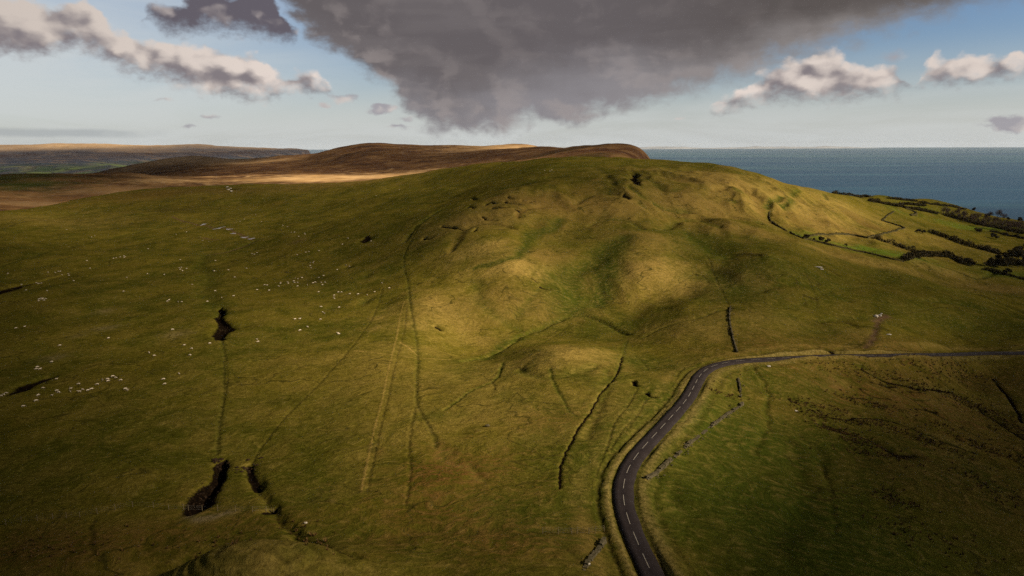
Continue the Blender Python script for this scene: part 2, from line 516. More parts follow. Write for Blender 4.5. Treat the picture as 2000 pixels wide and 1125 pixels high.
# ------------------------------------------------------------------ the road's course
ROAD_PX = [(1330, 1240), (1297, 1170), (1268, 1112), (1257, 1085), (1251.6, 1075), (1241, 1052), (1236, 1041), (1227.6, 1018), (1224, 1008), (1219, 990), (1216.5, 980), (1215.6, 963), (1216.5, 954),
           (1219.5, 933), (1224.6, 920), (1234.5, 900), (1239, 894), (1254, 877), (1269, 861), (1281, 848), (1302, 825), (1321, 804), (1335.5, 789),
           (1350, 767), (1357, 752), (1366, 734), (1376.4, 723.5), (1389, 716), (1406.6, 710), (1442, 704.6), (1478, 703), (1527, 700), (1591, 696.5), (1655, 695.5),
           (1726, 694.7), (1798, 693), (1869, 691.5), (1940, 690), (2000, 689), (2100, 687.5), (2250, 686)]


def resample(P, step):
    d = np.concatenate([[0], np.cumsum(np.linalg.norm(np.diff(P, axis=0), axis=1))])
    n = int(d[-1] / step)
    t = np.linspace(0, d[-1], n + 1)
    return np.stack([np.interp(t, d, P[:, k]) for k in range(P.shape[1])], 1)


def box_smooth(P, k):
    ker = np.ones(2 * k + 1) / (2 * k + 1)
    Q = np.stack([np.convolve(np.pad(P[:, i], k, mode='edge'), ker, 'valid') for i in range(P.shape[1])], 1)
    Q[0], Q[-1] = P[0], P[-1]
    return Q


_rl = resample(ground_line(ROAD_PX, it=1), 1.0)
_rl = box_smooth(_rl, 5)
ROAD = np.concatenate([_rl, base_hill(_rl[:, 0], _rl[:, 1])[:, None]], 1)
ROAD[:, 2] = box_smooth(np.stack([ROAD[:, 2]] * 2, 1), 12)[:, 0] + 0.12
ROAD = resample(ROAD, 1.0)
ROAD_W = 1.85


def offset_line(P, off):
    t = np.gradient(P[:, :2], axis=0)
    t /= np.linalg.norm(t, axis=1)[:, None] + 1e-9
    return P[:, :2] + np.stack([t[:, 1], -t[:, 0]], 1) * off      # + is the right-hand side


# ------------------------------------------------------------------ gullies, tracks, banks: (pixels, half width m, depth m, {cover: (strength, half width)}, wobble)
LINES = [
    # black peat gullies of the left pasture
    ([(442, 890), (430, 908), (422, 925), (412, 945), (397, 965), (384, 985), (378, 994)], [0.5, 1.6, 1.1, 1.6, 2.4, 2.8, 2.0], 2.8, {'peat': (1.5, 1.25)}, 0.4),
    ([(428, 600), (432, 625), (434, 645), (433, 665)], [1.0, 2.2, 3.6, 2.6], 3.0, {'peat': (1.3, 1.0)}, 0.5),
    ([(395, 498), (398, 540), (400, 575), (414, 605), (426, 622)], [4, 6, 7, 5, 3], 1.6, {'lush': (0.5, 1.2), 'peat': (0.35, 0.5)}, 0.4),
    ([(-60, 585), (0, 566), (40, 555), (80, 545), (130, 533)], [9, 8, 6, 3.5, 2], 4.6, {'peat': (1.2, 0.8)}, 0.4),
    ([(10, 768), (30, 758), (60, 744), (98, 732)], [2.5, 3.2, 3.0, 1.4], 3.0, {'peat': (1.2, 0.85)}, 0.5),
    ([(480, 905), (492, 925), (505, 945)], [2.0, 2.4, 1.2], 1.4, {'peat': (0.8, 0.9)}, 0.5),
    ([(500, 940), (530, 992), (545, 1012), (580, 1045), (630, 1082), (690, 1112)], 1.6, 1.3, {'peat': (0.45, 0.8)}, 0.5),
    ([(520, 996), (536, 990)], 1.4, 1.2, {'peat': (1.0, 0.9)}, 0.4),
    ([(372, 1005), (400, 1008), (440, 1000)], 2.2, 0.0, {'stony': (0.9, 1.0)}, 0.5),
    # sheep trods and worn lines
    ([(435, 668), (441, 700), (436, 730), (440, 765), (428, 830), (424, 882)], 1.0, 0.7, {'track': (0.9, 0.8), 'lush': (0.4, 2)}, 0.5),
    ([(441, 700), (446, 735), (440, 770), (434, 800)], 0.5, 0.4, {'track': (0.7, 0.8)}, 0.5),
    ([(478, 925), (495, 890), (522, 850), (580, 788), (612, 758), (650, 720), (690, 672), (722, 630), (738, 600), (748, 560)], 0.8, 0.5, {'track': (0.75, 0.9)}, 0.4),
    ([(130, 533), (200, 516), (300, 502), (400, 495), (450, 486), (492, 474), (540, 455), (640, 430), (700, 418), (780, 404), (860, 392)], 2.4, 1.0, {'track': (0.8, 0.75), 'lush': (0.6, 1.6)}, 0.4),
    ([(380, 497), (440, 488), (495, 473), (530, 464)], 1.1, 0.2, {'mud': (1.0, 1.0)}, 0.4),
    ([(335, 427), (388, 438), (430, 446), (470, 458), (497, 468)], 1.8, 0.4, {'mud': (1.0, 1.0)}, 0.6),
    ([(395, 466), (425, 468)], 2.5, 0.2, {'mud': (0.7, 1.0)}, 0.6),
    ([(0, 448), (60, 432), (150, 415), (260, 404)], 3.5, 0.8, {'track': (0.6, 0.8)}, 0.5),
    ([(0, 520), (90, 496), (200, 465), (330, 440)], 3.0, 0.7, {'track': (0.5, 0.8), 'lush': (0.5, 1.4)}, 0.5),
    ([(130, 505), (200, 490), (300, 470)], 2.5, 0.6, {'track': (0.5, 0.8)}, 0.5),
    # old dyke: a pale raised line running down the slope, and its cross line
    ([(790, 590), (783, 608), (777, 650), (766, 692), (750, 765), (735, 825), (724, 870), (705, 962)], 0.6, -0.2, {'straw': (0.95, 0.9)}, 0.6),
    ([(795, 600), (789, 650), (776, 695), (760, 765), (744, 830), (733, 880), (716, 962)], 0.7, 0.4, {'track': (0.6, 1.0)}, 0.5),
    ([(692, 684), (740, 690), (790, 698), (818, 700), (880, 702)], 0.8, -0.2, {'straw': (1.0, 1.2)}, 0.5),
    ([(780, 668), (800, 680), (818, 694)], 0.7, -0.1, {'straw': (1.1, 1.0)}, 0.5),
    ([(830, 430), (800, 470), (785, 515), (797, 545), (800, 590), (808, 640), (816, 680), (815, 730), (812, 790), (830, 820), (848, 850), (852, 872)], 1.1, 0.7, {'track': (0.75, 0.8), 'lush': (0.4, 2)}, 0.5),
    ([(812, 790), (802, 840), (797, 885), (804, 915), (792, 985)], 0.8, 0.5, {'track': (0.6, 0.9)}, 0.5),
    ([(850, 868), (880, 895), (915, 925), (930, 945)], 1.6, 0.3, {'rust': (0.6, 1.3), 'straw': (0.5, 0.6)}, 0.8),
    # the valley stream and its feeders
    ([(905, 705), (945, 696), (985, 680), (1015, 656), (1045, 645), (1080, 634), (1112, 618), (1150, 622), (1180, 632), (1225, 648)], 1.6, 1.3, {'track': (0.55, 0.6), 'lush': (0.75, 2.4)}, 0.5),
    ([(1010, 660), (990, 672), (965, 690), (950, 700)], 3.0, 0.5, {'lush': (1.0, 1.4)}, 0.5),
    ([(982, 706), (976, 728), (962, 748), (920, 765), (890, 785), (868, 800)], 1.0, 0.9, {'lush': (0.9, 1.5), 'track': (0.4, 0.8)}, 0.5),
    ([(962, 748), (966, 762)], 0.8, 0.6, {'track': (0.7, 0.9)}, 0.5),
    ([(1215, 690), (1208, 722), (1190, 745), (1170, 765), (1158, 790), (1138, 818), (1125, 840), (1113, 868), (1100, 892), (1093, 920), (1094, 955)], 0.85, 0.9, {'peat': (0.85, 0.75), 'lush': (0.5, 2.6)}, 0.45),
    ([(1240, 722), (1215, 728), (1190, 742)], 0.7, 0.5, {'track': (0.7, 0.9)}, 0.5),
    ([(1075, 718), (1080, 745), (1092, 765), (1104, 785), (1112, 800), (1126, 806)], 0.8, 0.6, {'track': (0.5, 0.8), 'lush': (0.9, 2)}, 0.5),
    ([(1245, 755), (1225, 790), (1205, 810), (1195, 830), (1190, 860), (1172, 905), (1163, 930)], 0.55, 0.55, {'track': (0.8, 0.9)}, 0.6),
    ([(1262, 775), (1240, 808), (1212, 838), (1196, 865), (1187, 900)], 0.55, 0.55, {'track': (0.75, 0.9)}, 0.6),
    ([(1300, 770), (1275, 795), (1243, 830), (1218, 860), (1205, 885)], 0.4, 0.4, {'track': (0.55, 0.9)}, 0.6),
    ([(1255, 790), (1232, 822), (1222, 838)], 0.4, 0.4, {'track': (0.55, 0.9)}, 0.6),
    ([(1345, 708), (1325, 722), (1320, 740), (1310, 752)], 0.6, 0.5, {'track': (0.7, 0.9)}, 0.6),
    ([(1260, 655), (1275, 645), (1310, 634), (1365, 624), (1395, 612), (1425, 603)], 1.4, 0.8, {'track': (0.7, 0.7), 'lush': (0.5, 1.6)}, 0.4),
    ([(1190, 612), (1250, 606), (1300, 600), (1340, 590), (1390, 575)], 1.0, 0.6, {'track': (0.4, 0.8)}, 0.5),
    ([(1240, 583), (1290, 575), (1330, 556), (1360, 530)], 0.8, 0.5, {'track': (0.45, 0.8)}, 0.5),
    ([(1260, 600), (1310, 590), (1350, 565)], 0.6, 0.4, {'track': (0.35, 0.8)}, 0.5),
    ([(1225, 660), (1214, 700), (1206, 720)], 0.8, 0.4, {'track': (0.5, 0.9), 'lush': (0.7, 3)}, 0.5),
    ([(1240, 690), (1262, 705), (1266, 718)], 0.8, 0.4, {'lush': (0.7, 2.5)}, 0.5),
    ([(1380, 500), (1392, 525), (1405, 555), (1416, 580), (1426, 600)], 0.9, 0.6, {'track': (0.75, 0.9)}, 0.5),
    ([(1425, 601), (1480, 598), (1540, 602), (1600, 606), (1660, 610), (1705, 618)], 1.2, 0.5, {'track': (0.7, 0.9)}, 0.5),
    ([(1290, 480), (1330, 500), (1362, 524), (1385, 552)], 0.9, 0.5, {'lush': (0.6, 1.6), 'track': (0.3, 0.8)}, 0.5),
    ([(930, 470), (960, 478), (1000, 474), (1040, 462)], 0.9, 0.6, {'track': (0.5, 0.8)}, 0.6),
    ([(1050, 470), (1100, 466), (1150, 468), (1200, 462)], 0.9, 0.6, {'track': (0.4, 0.8)}, 0.6),
    ([(980, 690), (1040, 676), (1085, 654), (1110, 636)], 0.9, 0.5, {'track': (0.4, 0.9)}, 0.5),
    ([(900, 735), (930, 742), (960, 735), (985, 712)], 0.8, 0.4, {'track': (0.35, 0.9)}, 0.6),
    ([(650, 395), (740, 372), (830, 352), (900, 340)], 1.6, 0.4, {'track': (0.45, 0.9)}, 0.5),
    ([(420, 362), (520, 385), (620, 378)], 2.2, 0.4, {'track': (0.4, 0.9)}, 0.6),
    # torn turf edges higher in the bowl
    ([(905, 392), (918, 388), (930, 392)], 1.2, 1.2, {'peat': (0.9, 0.8)}, 0.7),
    ([(962, 408), (975, 411), (990, 410)], 1.0, 1.2, {'peat': (0.9, 0.8)}, 0.7),
    ([(1008, 412), (1020, 418), (1034, 417)], 1.0, 1.2, {'peat': (0.8, 0.8)}, 0.7),
    ([(1088, 374), (1100, 377)], 1.4, 1.0, {'peat': (0.7, 0.8)}, 0.7),
    ([(1040, 350), (1075, 347), (1110, 349)], 1.6, 1.4, {'peat': (0.55, 0.9)}, 0.7),
    ([(1300, 372), (1312, 380), (1330, 384)], 1.6, 1.2, {'peat': (0.5, 0.9)}, 0.7),
    ([(1330, 412), (1350, 410), (1375, 414)], 1.6, 1.2, {'peat': (0.5, 0.9)}, 0.7),
    ([(1462, 438), (1480, 444)], 1.4, 1.2, {'peat': (0.6, 0.9)}, 0.7),
    ([(1218, 378), (1226, 384)], 1.3, 1.2, {'peat': (0.7, 0.9)}, 0.7),
    # scalloped slips under the rim
    ([(884, 482), (892, 456), (925, 436), (968, 434), (1000, 446)], [2, 3.5, 4, 3.5, 2], 1.8, {'brown': (0.7, 1.2), 'lush': (0.4, 0.7)}, 0.4),
    ([(1010, 428), (1030, 408), (1075, 400), (1115, 410)], [2, 3.5, 4, 2.5], 1.8, {'brown': (0.7, 1.2)}, 0.4),
    ([(1120, 400), (1145, 378), (1190, 372), (1225, 386)], [2.5, 4, 4, 2.5], 2.2, {'brown': (0.6, 1.2), 'lush': (0.4, 0.7)}, 0.4),
    ([(1150, 440), (1185, 424), (1225, 428), (1255, 446)], [2, 3.5, 3.5, 2], 1.6, {'lush': (0.6, 1.0)}, 0.4),
    ([(1290, 446), (1320, 430), (1370, 432), (1405, 448)], [2, 4, 4, 2.5], 2.0, {'lush': (0.7, 1.1)}, 0.4),
    ([(1380, 382), (1410, 366), (1450, 366), (1480, 382)], [2.5, 4, 4, 2.5], 2.0, {'brown': (0.5, 1.1)}, 0.4),
    ([(1470, 412), (1500, 420), (1560, 424), (1610, 436)], [2, 3, 3, 2], 1.2, {'brown': (0.6, 1.2)}, 0.4),
    ([(1480, 560), (1530, 548), (1590, 556), (1650, 578)], [3, 4, 4, 3], 1.6, {'lush': (0.7, 1.1)}, 0.4),
    ([(1600, 625), (1660, 612), (1740, 625), (1800, 640)], [3, 4, 4, 3], 1.4, {'lush': (0.6, 1.1)}, 0.4),
    ([(1800, 585), (1870, 588), (1950, 606), (2010, 628)], [3, 4.5, 4.5, 3], 1.8, {'lush': (0.7, 1.1)}, 0.4),
    ([(1010, 720), (1060, 735), (1120, 728), (1165, 708)], [2, 3, 3, 2], 0.9, {'lush': (0.5, 1.2)}, 0.4),
    ([(1190, 720), (1180, 760), (1160, 800), (1150, 850)], [1.5, 2, 2, 1.5], 0.7, {'lush': (0.6, 1.3)}, 0.4),
    ([(1010, 640), (960, 620), (930, 580), (925, 545)], [3, 4, 4, 3], 1.0, {'lush': (0.5, 1.2)}, 0.4),
    ([(1060, 560), (1040, 590), (1010, 620)], [2, 2.6, 2], 0.8, {'lush': (0.5, 1.2)}, 0.4),
    # gullies in the bowl
    ([(1095, 425), (1060, 450), (1035, 468), (1012, 492), (985, 506), (955, 514), (930, 520)], [4, 5, 5, 3.5, 3, 2.4, 2], 0.5, {'lush': (1.1, 1.1), 'track': (0.4, 0.5)}, 0.5),
    ([(1215, 470), (1195, 495), (1180, 520), (1172, 545), (1160, 590)], [7, 11, 13, 11, 8], 2.0, {'lush': (1.2, 1.0), 'track': (0.5, 0.4)}, 0.4),
    ([(1150, 520), (1120, 560), (1105, 600)], [9, 12, 9], 2.2, {'lush': (1.0, 1.2)}, 0.4),
    ([(1236, 334), (1240, 345), (1244, 358)], [4, 5, 3], 5.0, {'peat': (0.9, 0.8)}, 0.4),
    ([(1262, 345), (1285, 352), (1300, 368)], [5, 6, 4], 3.0, {'lush': (0.5, 1), 'track': (0.6, 0.8)}, 0.5),
    ([(1180, 338), (1192, 352), (1208, 362)], [3, 4, 3], 2.2, {'track': (0.4, 0.9)}, 0.5),
    ([(1230, 362), (1262, 385), (1310, 402), (1345, 408)], [2, 3, 4, 4], 2.0, {'lush': (0.8, 1.3)}, 0.4),
    ([(960, 372), (1010, 356), (1080, 348), (1150, 348)], 5.0, 1.2, {'track': (0.6, 1.0), 'lush': (0.4, 1.2)}, 0.7),
    ([(790, 470), (805, 450), (835, 430), (880, 408), (930, 388), (960, 372)], 3.0, 1.4, {'track': (0.5, 0.8), 'lush': (0.7, 1.4)}, 0.5),
    # small torn scars with an overhanging turf lip
    ([(862, 444), (880, 443), (905, 446)], 1.0, 1.3, {'peat': (1.0, 0.8)}, 0.7),
    ([(950, 402), (953, 395), (970, 398)], 1.0, 1.3, {'peat': (1.0, 0.8)}, 0.7),
    ([(940, 424), (955, 430), (970, 431)], 0.9, 1.2, {'peat': (0.9, 0.8)}, 0.7),
    ([(984, 394), (998, 398), (1012, 401)], 0.8, 1.2, {'peat': (0.9, 0.8)}, 0.7),
    ([(990, 384), (1000, 388)], 0.8, 1.2, {'peat': (0.8, 0.8)}, 0.7),
    ([(1020, 392), (1030, 395), (1042, 392)], 0.8, 1.2, {'peat': (0.8, 0.8)}, 0.7),
    ([(1048, 388), (1054, 386)], 0.8, 1.2, {'peat': (0.8, 0.8)}, 0.7),
    ([(925, 450), (932, 444)], 0.8, 1.0, {'peat': (0.7, 0.8)}, 0.7),
    ([(828, 465), (840, 467)], 1.2, 1.0, {'peat': (0.7, 0.8)}, 0.7),
    ([(915, 408), (925, 412)], 1.2, 1.0, {'peat': (0.7, 0.8)}, 0.7),
    ([(1000, 512), (1010, 514)], 0.7, 0.8, {'peat': (0.8, 0.8)}, 0.7),
    ([(1020, 516), (1023, 519)], 0.7, 0.8, {'peat': (0.8, 0.8)}, 0.7),
    ([(1055, 515), (1066, 518)], 0.7, 0.8, {'peat': (0.8, 0.8)}, 0.7),
    ([(1030, 530), (1034, 532)], 0.8, 0.9, {'peat': (0.8, 0.8)}, 0.7),
    ([(1038, 548), (1046, 552), (1050, 556)], 0.8, 0.9, {'peat': (0.8, 0.8)}, 0.7),
    ([(1056, 563), (1072, 566)], 0.9, 0.9, {'peat': (0.9, 0.8)}, 0.7),
    ([(1278, 564), (1286, 568)], 0.8, 0.9, {'peat': (0.8, 0.8)}, 0.7),
    ([(1298, 563), (1306, 566)], 0.8, 0.9, {'peat': (0.8, 0.8)}, 0.7),
    ([(1315, 516), (1322, 518)], 0.8, 0.9, {'peat': (0.8, 0.8)}, 0.7),
    ([(1355, 533), (1368, 536)], 0.8, 0.9, {'peat': (0.8, 0.8)}, 0.7),
    ([(876, 596), (884, 595)], 0.7, 0.8, {'peat': (0.8, 0.8)}, 0.7),
    ([(850, 641), (858, 648)], 0.7, 0.8, {'peat': (0.8, 0.8)}, 0.7),
    ([(1238, 738), (1246, 748)], 0.7, 0.8, {'peat': (1.0, 0.9)}, 0.7),
    ([(1258, 762), (1268, 770), (1274, 768)], 0.7, 0.8, {'peat': (0.9, 0.9)}, 0.7),
    # the right-hand hill
    ([(1500, 408), (1510, 392), (1530, 385), (1548, 388), (1545, 402), (1525, 410)], 4.0, 1.6, {'lush': (1.1, 1.3), 'track': (0.3, 1)}, 0.3),
    ([(1540, 380), (1560, 377)], 4.0, 1.0, {'lush': (0.9, 1.2)}, 0.4),
    ([(1502, 415), (1500, 425), (1508, 436), (1522, 444), (1545, 456), (1568, 468)], 1.6, 1.0, {'track': (0.8, 0.9), 'lush': (0.7, 1.8)}, 0.3),
    ([(1611, 376), (1615, 384), (1613, 392)], 2.6, 1.6, {'track': (0.7, 0.9), 'lush': (0.6, 1.4)}, 0.3),
    ([(1432, 368), (1446, 380)], [4, 4], 1.0, {'lush': (0.8, 1.2)}, 0.5),
    ([(1425, 392), (1434, 398)], [3, 3], 1.0, {'lush': (0.7, 1.2)}, 0.5),
    ([(1330, 424), (1375, 418), (1420, 424), (1470, 434)], 3.0, -1.0, {'straw': (0.7, 1.2)}, 0.4),
    ([(1335, 452), (1370, 470), (1400, 500)], [6, 8, 8], 1.6, {'lush': (1.0, 1.4)}, 0.4),
    ([(1400, 500), (1440, 492), (1480, 498), (1520, 508)], 2.4, -1.2, {'straw': (0.35, 1.2)}, 0.4),
    ([(1405, 525), (1420, 545), (1440, 560)], [7, 10, 8], 3.0, {'lush': (1.0, 1.2)}, 0.4),
    ([(1570, 530), (1582, 548), (1592, 570), (1598, 595)], 1.2, 0.8, {'track': (0.5, 0.8), 'lush': (0.5, 1.5)}, 0.5),
    ([(1605, 517), (1618, 524), (1632, 531), (1640, 536)], 1.6, 1.6, {'peat': (0.9, 0.8)}, 0.5),
    ([(1612, 517), (1622, 522), (1632, 528)], 0.7, -0.2, {'mud': (0.8, 0.9)}, 0.5),
    ([(1690, 680), (1708, 660), (1712, 642), (1716, 622)], 1.7, 0.4, {'mud': (0.85, 0.8), 'track': (0.9, 1.0)}, 0.4),
    ([(1632, 692), (1650, 684), (1672, 676), (1692, 668), (1706, 655), (1711, 640)], 1.7, 0.4, {'track': (1.0, 0.9)}, 0.4),
    ([(1706, 619), (1718, 616), (1732, 612)], 2.6, 0.2, {'mud': (1.0, 1.0)}, 0.6),
    ([(1640, 620), (1655, 625), (1672, 633)], 2.4, 1.4, {'track': (0.9, 0.9)}, 0.4),
    ([(1596, 684), (1612, 688), (1625, 690)], 1.6, 1.2, {'peat': (0.9, 0.9)}, 0.4),
    ([(1780, 500), (1830, 520), (1880, 536), (1900, 546), (1935, 538), (1942, 530)], 3.0, 2.0, {'track': (0.6, 0.9), 'lush': (0.6, 1.4)}, 0.4),
    ([(1775, 512), (1790, 525), (1800, 538)], 2.0, 0.8, {'straw': (0.6, 1), 'track': (0.4, 0.6)}, 0.4),
    ([(1830, 565), (1900, 570), (1960, 590), (2010, 610)], 3.4, 1.8, {'lush': (0.6, 1.4)}, 0.4),
    ([(1720, 612), (1790, 604), (1860, 601), (1920, 606), (1980, 610)], 0.8, 0.5, {'track': (0.7, 0.9)}, 0.4),
    ([(1560, 590), (1620, 560), (1700, 556)], 2.0, 0.5, {'lush': (0.5, 1.5)}, 0.4),
    # field below the road: rushy drains
    ([(1470, 715), (1500, 760), (1495, 790), (1500, 830), (1470, 880)], 1.3, 0.7, {'lush': (0.8, 1.8)}, 0.5),
    ([(1540, 780), (1580, 800), (1630, 822), (1690, 820), (1740, 826), (1790, 845), (1850, 870), (1905, 885)], 1.2, 0.9, {'peat': (0.7, 0.8), 'lush': (0.5, 2)}, 0.6),
    ([(1680, 720), (1720, 745), (1770, 758), (1830, 766), (1870, 770), (1900, 790), (1950, 825), (2010, 860)], 1.4, 0.9, {'peat': (0.7, 0.8), 'lush': (0.5, 2)}, 0.6),
    ([(1940, 735), (1955, 755), (1975, 780), (1998, 822)], 1.3, 0.9, {'peat': (0.9, 0.8)}, 0.3),
    ([(1610, 835), (1650, 850), (1700, 868), (1740, 890), (1790, 895)], 1.6, 0.8, {'peat': (0.6, 0.8), 'rust': (0.5, 1.6)}, 0.7),
    ([(1560, 855), (1600, 880), (1612, 930)], 2.0, 0.8, {'lush': (0.6, 1.6)}, 0.5),
    ([(1600, 900), (1625, 960), (1632, 1040)], 1.2, 0.6, {'lush': (0.6, 1.5)}, 0.5),
    ([(1350, 1000), (1300, 960), (1290, 930)], 4.0, 1.0, {'lush': (0.9, 1.6)}, 0.4),
    ([(1550, 880), (1580, 950), (1550, 1010), (1500, 1060)], 5.0, 1.0, {'lush': (0.5, 1.4)}, 0.4),
    # bottom edge
    ([(180, 1010), (176, 1050), (182, 1080)], 1.2, 0.7, {'track': (0.6, 0.9)}, 0.5),
    ([(230, 1130), (330, 1105), (390, 1085), (450, 1079)], 2.6, 1.4, {'peat': (0.7, 0.9)}, 0.5),
    ([(1130, 1100), (1100, 1060), (960, 1048)], 1.2, 0.4, {'track': (0.3, 1)}, 0.6),
    ([(700, 1050), (820, 1040), (960, 1040), (1130, 1036)], 1.2, 0.3, {'track': (0.35, 1), 'rust': (0.5, 1.5)}, 0.7),
]
# (pixel, radius along X m, radius along Y m, height m, {cover: strength})
SPOTS = [
    ((480, 1160), 15, 8, 7.5, {'straw': 0.5}), ((470, 1076), 14, 3.2, -1.6, {'track': 0.9}), ((330, 1104), 7, 3, -1.6, {'peat': 0.7}), ((455, 1092), 4, 2, 0.5, {'straw': 0.3}),
    ((1090, 690), 15, 13, 0.8, {'straw': 0.7}), ((1170, 690), 7, 12, 0.6, {'straw': 0.6}),
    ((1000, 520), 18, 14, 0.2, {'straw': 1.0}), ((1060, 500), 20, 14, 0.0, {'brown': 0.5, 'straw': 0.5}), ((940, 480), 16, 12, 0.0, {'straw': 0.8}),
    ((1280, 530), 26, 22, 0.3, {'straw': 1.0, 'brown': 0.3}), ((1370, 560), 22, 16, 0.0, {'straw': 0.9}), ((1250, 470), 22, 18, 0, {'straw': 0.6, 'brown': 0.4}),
    ((860, 610), 16, 22, 0.0, {'straw': 0.75}), ((930, 668), 10, 8, 0, {'straw': 0.5}), ((990, 590), 30, 16, 0, {'brown': 0.35, 'straw': 0.4}),  # straw on the bowl's left wall also paints its sunlight
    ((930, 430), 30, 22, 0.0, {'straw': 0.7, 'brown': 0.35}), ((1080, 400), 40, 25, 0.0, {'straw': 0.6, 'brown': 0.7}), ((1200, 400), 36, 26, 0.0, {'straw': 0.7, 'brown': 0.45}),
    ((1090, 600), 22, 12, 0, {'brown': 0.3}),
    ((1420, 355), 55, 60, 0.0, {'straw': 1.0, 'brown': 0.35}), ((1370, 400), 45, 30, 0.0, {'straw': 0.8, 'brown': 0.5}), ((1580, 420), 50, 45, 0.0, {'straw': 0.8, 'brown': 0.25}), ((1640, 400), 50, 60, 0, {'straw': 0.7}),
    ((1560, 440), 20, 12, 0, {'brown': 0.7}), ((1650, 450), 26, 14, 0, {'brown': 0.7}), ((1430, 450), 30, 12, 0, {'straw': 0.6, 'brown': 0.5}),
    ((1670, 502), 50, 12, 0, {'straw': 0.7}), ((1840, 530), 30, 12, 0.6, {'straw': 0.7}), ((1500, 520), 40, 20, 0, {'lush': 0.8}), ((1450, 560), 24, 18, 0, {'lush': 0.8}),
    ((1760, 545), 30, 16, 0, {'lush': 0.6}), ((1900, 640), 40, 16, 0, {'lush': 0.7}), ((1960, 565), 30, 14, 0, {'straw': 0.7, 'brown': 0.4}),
    ((1560, 640), 30, 18, 0.0, {'lush': 0.5}), ((1380, 640), 18, 14, 0.5, {'straw': 0.5}), ((1480, 622), 18, 10, 0.8, {'straw': 0.4, 'brown': 0.3}),
    ((1600, 652), 10, 8, 0, {'lush': 0.7}), ((1690, 655), 12, 8, 0.8, {'straw': 0.4}),
    ((1680, 482), 30, 9, 0.0, {'field': 1.2}), ((1620, 474), 22, 7, 0.0, {'field': 1.0}), ((1735, 495), 24, 8, 0.0, {'field': 1.2}), ((1780, 503), 14, 6, 0, {'field': 1.0}),
    ((1940, 447), 60, 16, 0, {'field': 1.0}), ((1800, 470), 60, 30, 0.0, {'straw': 0.35}), ((1970, 535), 30, 14, 0, {'field': 0.5}), ((1800, 405), 90, 30, 0, {'field': 0.25}),
    ((1450, 850), 34, 26, 0.0, {'lush': 1.1}), ((1550, 1000), 52, 30, 0.0, {'lush': 1.1}), ((1350, 1000), 14, 14, -0.8, {'lush': 0.9}), ((1480, 740), 24, 14, 0.0, {'lush': 0.8}), ((1400, 740), 8, 9, 0, {'straw': 0.4}),
    ((1600, 830), 30, 16, 0, {'lush': 0.4}), ((1800, 800), 60, 40, 0.0, {'brown': 0.45, 'rust': 0.2}), ((1850, 940), 40, 20, 0.0, {'brown': 0.5, 'rust': 0.2}), ((1860, 722), 50, 16, 0, {'brown': 0.5, 'rust': 0.3}),
    ((880, 930), 12, 10, 0.0, {'rust': 0.9}), ((920, 905), 8, 6, 0, {'rust': 0.6}), ((1090, 815), 10, 8, 0, {'rust': 0.4}), ((900, 1000), 14, 10, 0, {'rust': 0.6}), ((1010, 1050), 20, 8, 0, {'rust': 0.5, 'brown': 0.4}),
    ((640, 1050), 10, 8, 0, {'lush': 0.6}), ((150, 1060), 30, 8, 0, {'rust': 0.4, 'brown': 0.5}), ((330, 1040), 30, 8, 0, {'rust': 0.35}),
    ((710, 700), 30, 16, 0.0, {'straw': 0.25}), ((860, 750), 40, 25, 0.0, {'straw': 0.3}), ((980, 800), 30, 20, 0.0, {'straw': 0.35}), ((1180, 800), 24, 20, 0.0, {'straw': 0.35}),
    ((205, 640), 4.5, 5, 0, {'stony': 0.55}), ((345, 658), 4.5, 4, 0, {'stony': 0.55}), ((104, 697), 4, 4, 0, {'stony': 0.5}), ((204, 601), 3.5, 5, 0, {'stony': 0.45}), ((152, 657), 3, 4, 0, {'stony': 0.3}), ((580, 472), 5, 8, 0, {'mud': 0.4}),
    ((715, 463), 4, 6, -2.0, {'peat': 0.9}), ((680, 519), 3, 4, -1, {'peat': 0.5}), ((610, 543), 9, 9, -1.2, {'track': 0.8}), ((712, 590), 3, 6, -1.0, {'lush': 0.8}), ((715, 540), 3, 6, -0.8, {'lush': 0.7}), ((650, 600), 4, 5, -0.6, {'lush': 0.6}),
    ((300, 378), 90, 90, 0, {'brown': 0.8}), ((280, 385), 90, 60, 0, {'brown': 0.6}), ((640, 362), 170, 60, 0, {'brown': 0.5, 'straw': 0.3}), ((330, 408), 40, 26, 0, {'track': 0.9}), ((40, 428), 120, 40, 0, {'straw': 0.4}), ((447, 368), 30, 20, -1, {'peat': 0.5}),
    ((1060, 330), 120, 60, 0.0, {'lush': 0.3}), ((1330, 320), 90, 40, 0, {'lush': 0.3}),
    ((1200, 640), 24, 12, 0, {'lush': 0.6}), ((1250, 700), 8, 10, 0, {'lush': 0.9}), ((1120, 470), 16, 22, 0, {'lush': 0.4}), ((1400, 480), 26, 26, 0, {'lush': 0.7}),
]
COVERS = ('straw', 'lush', 'peat', 'track', 'brown', 'rust', 'mud', 'stony', 'field', 'verge')

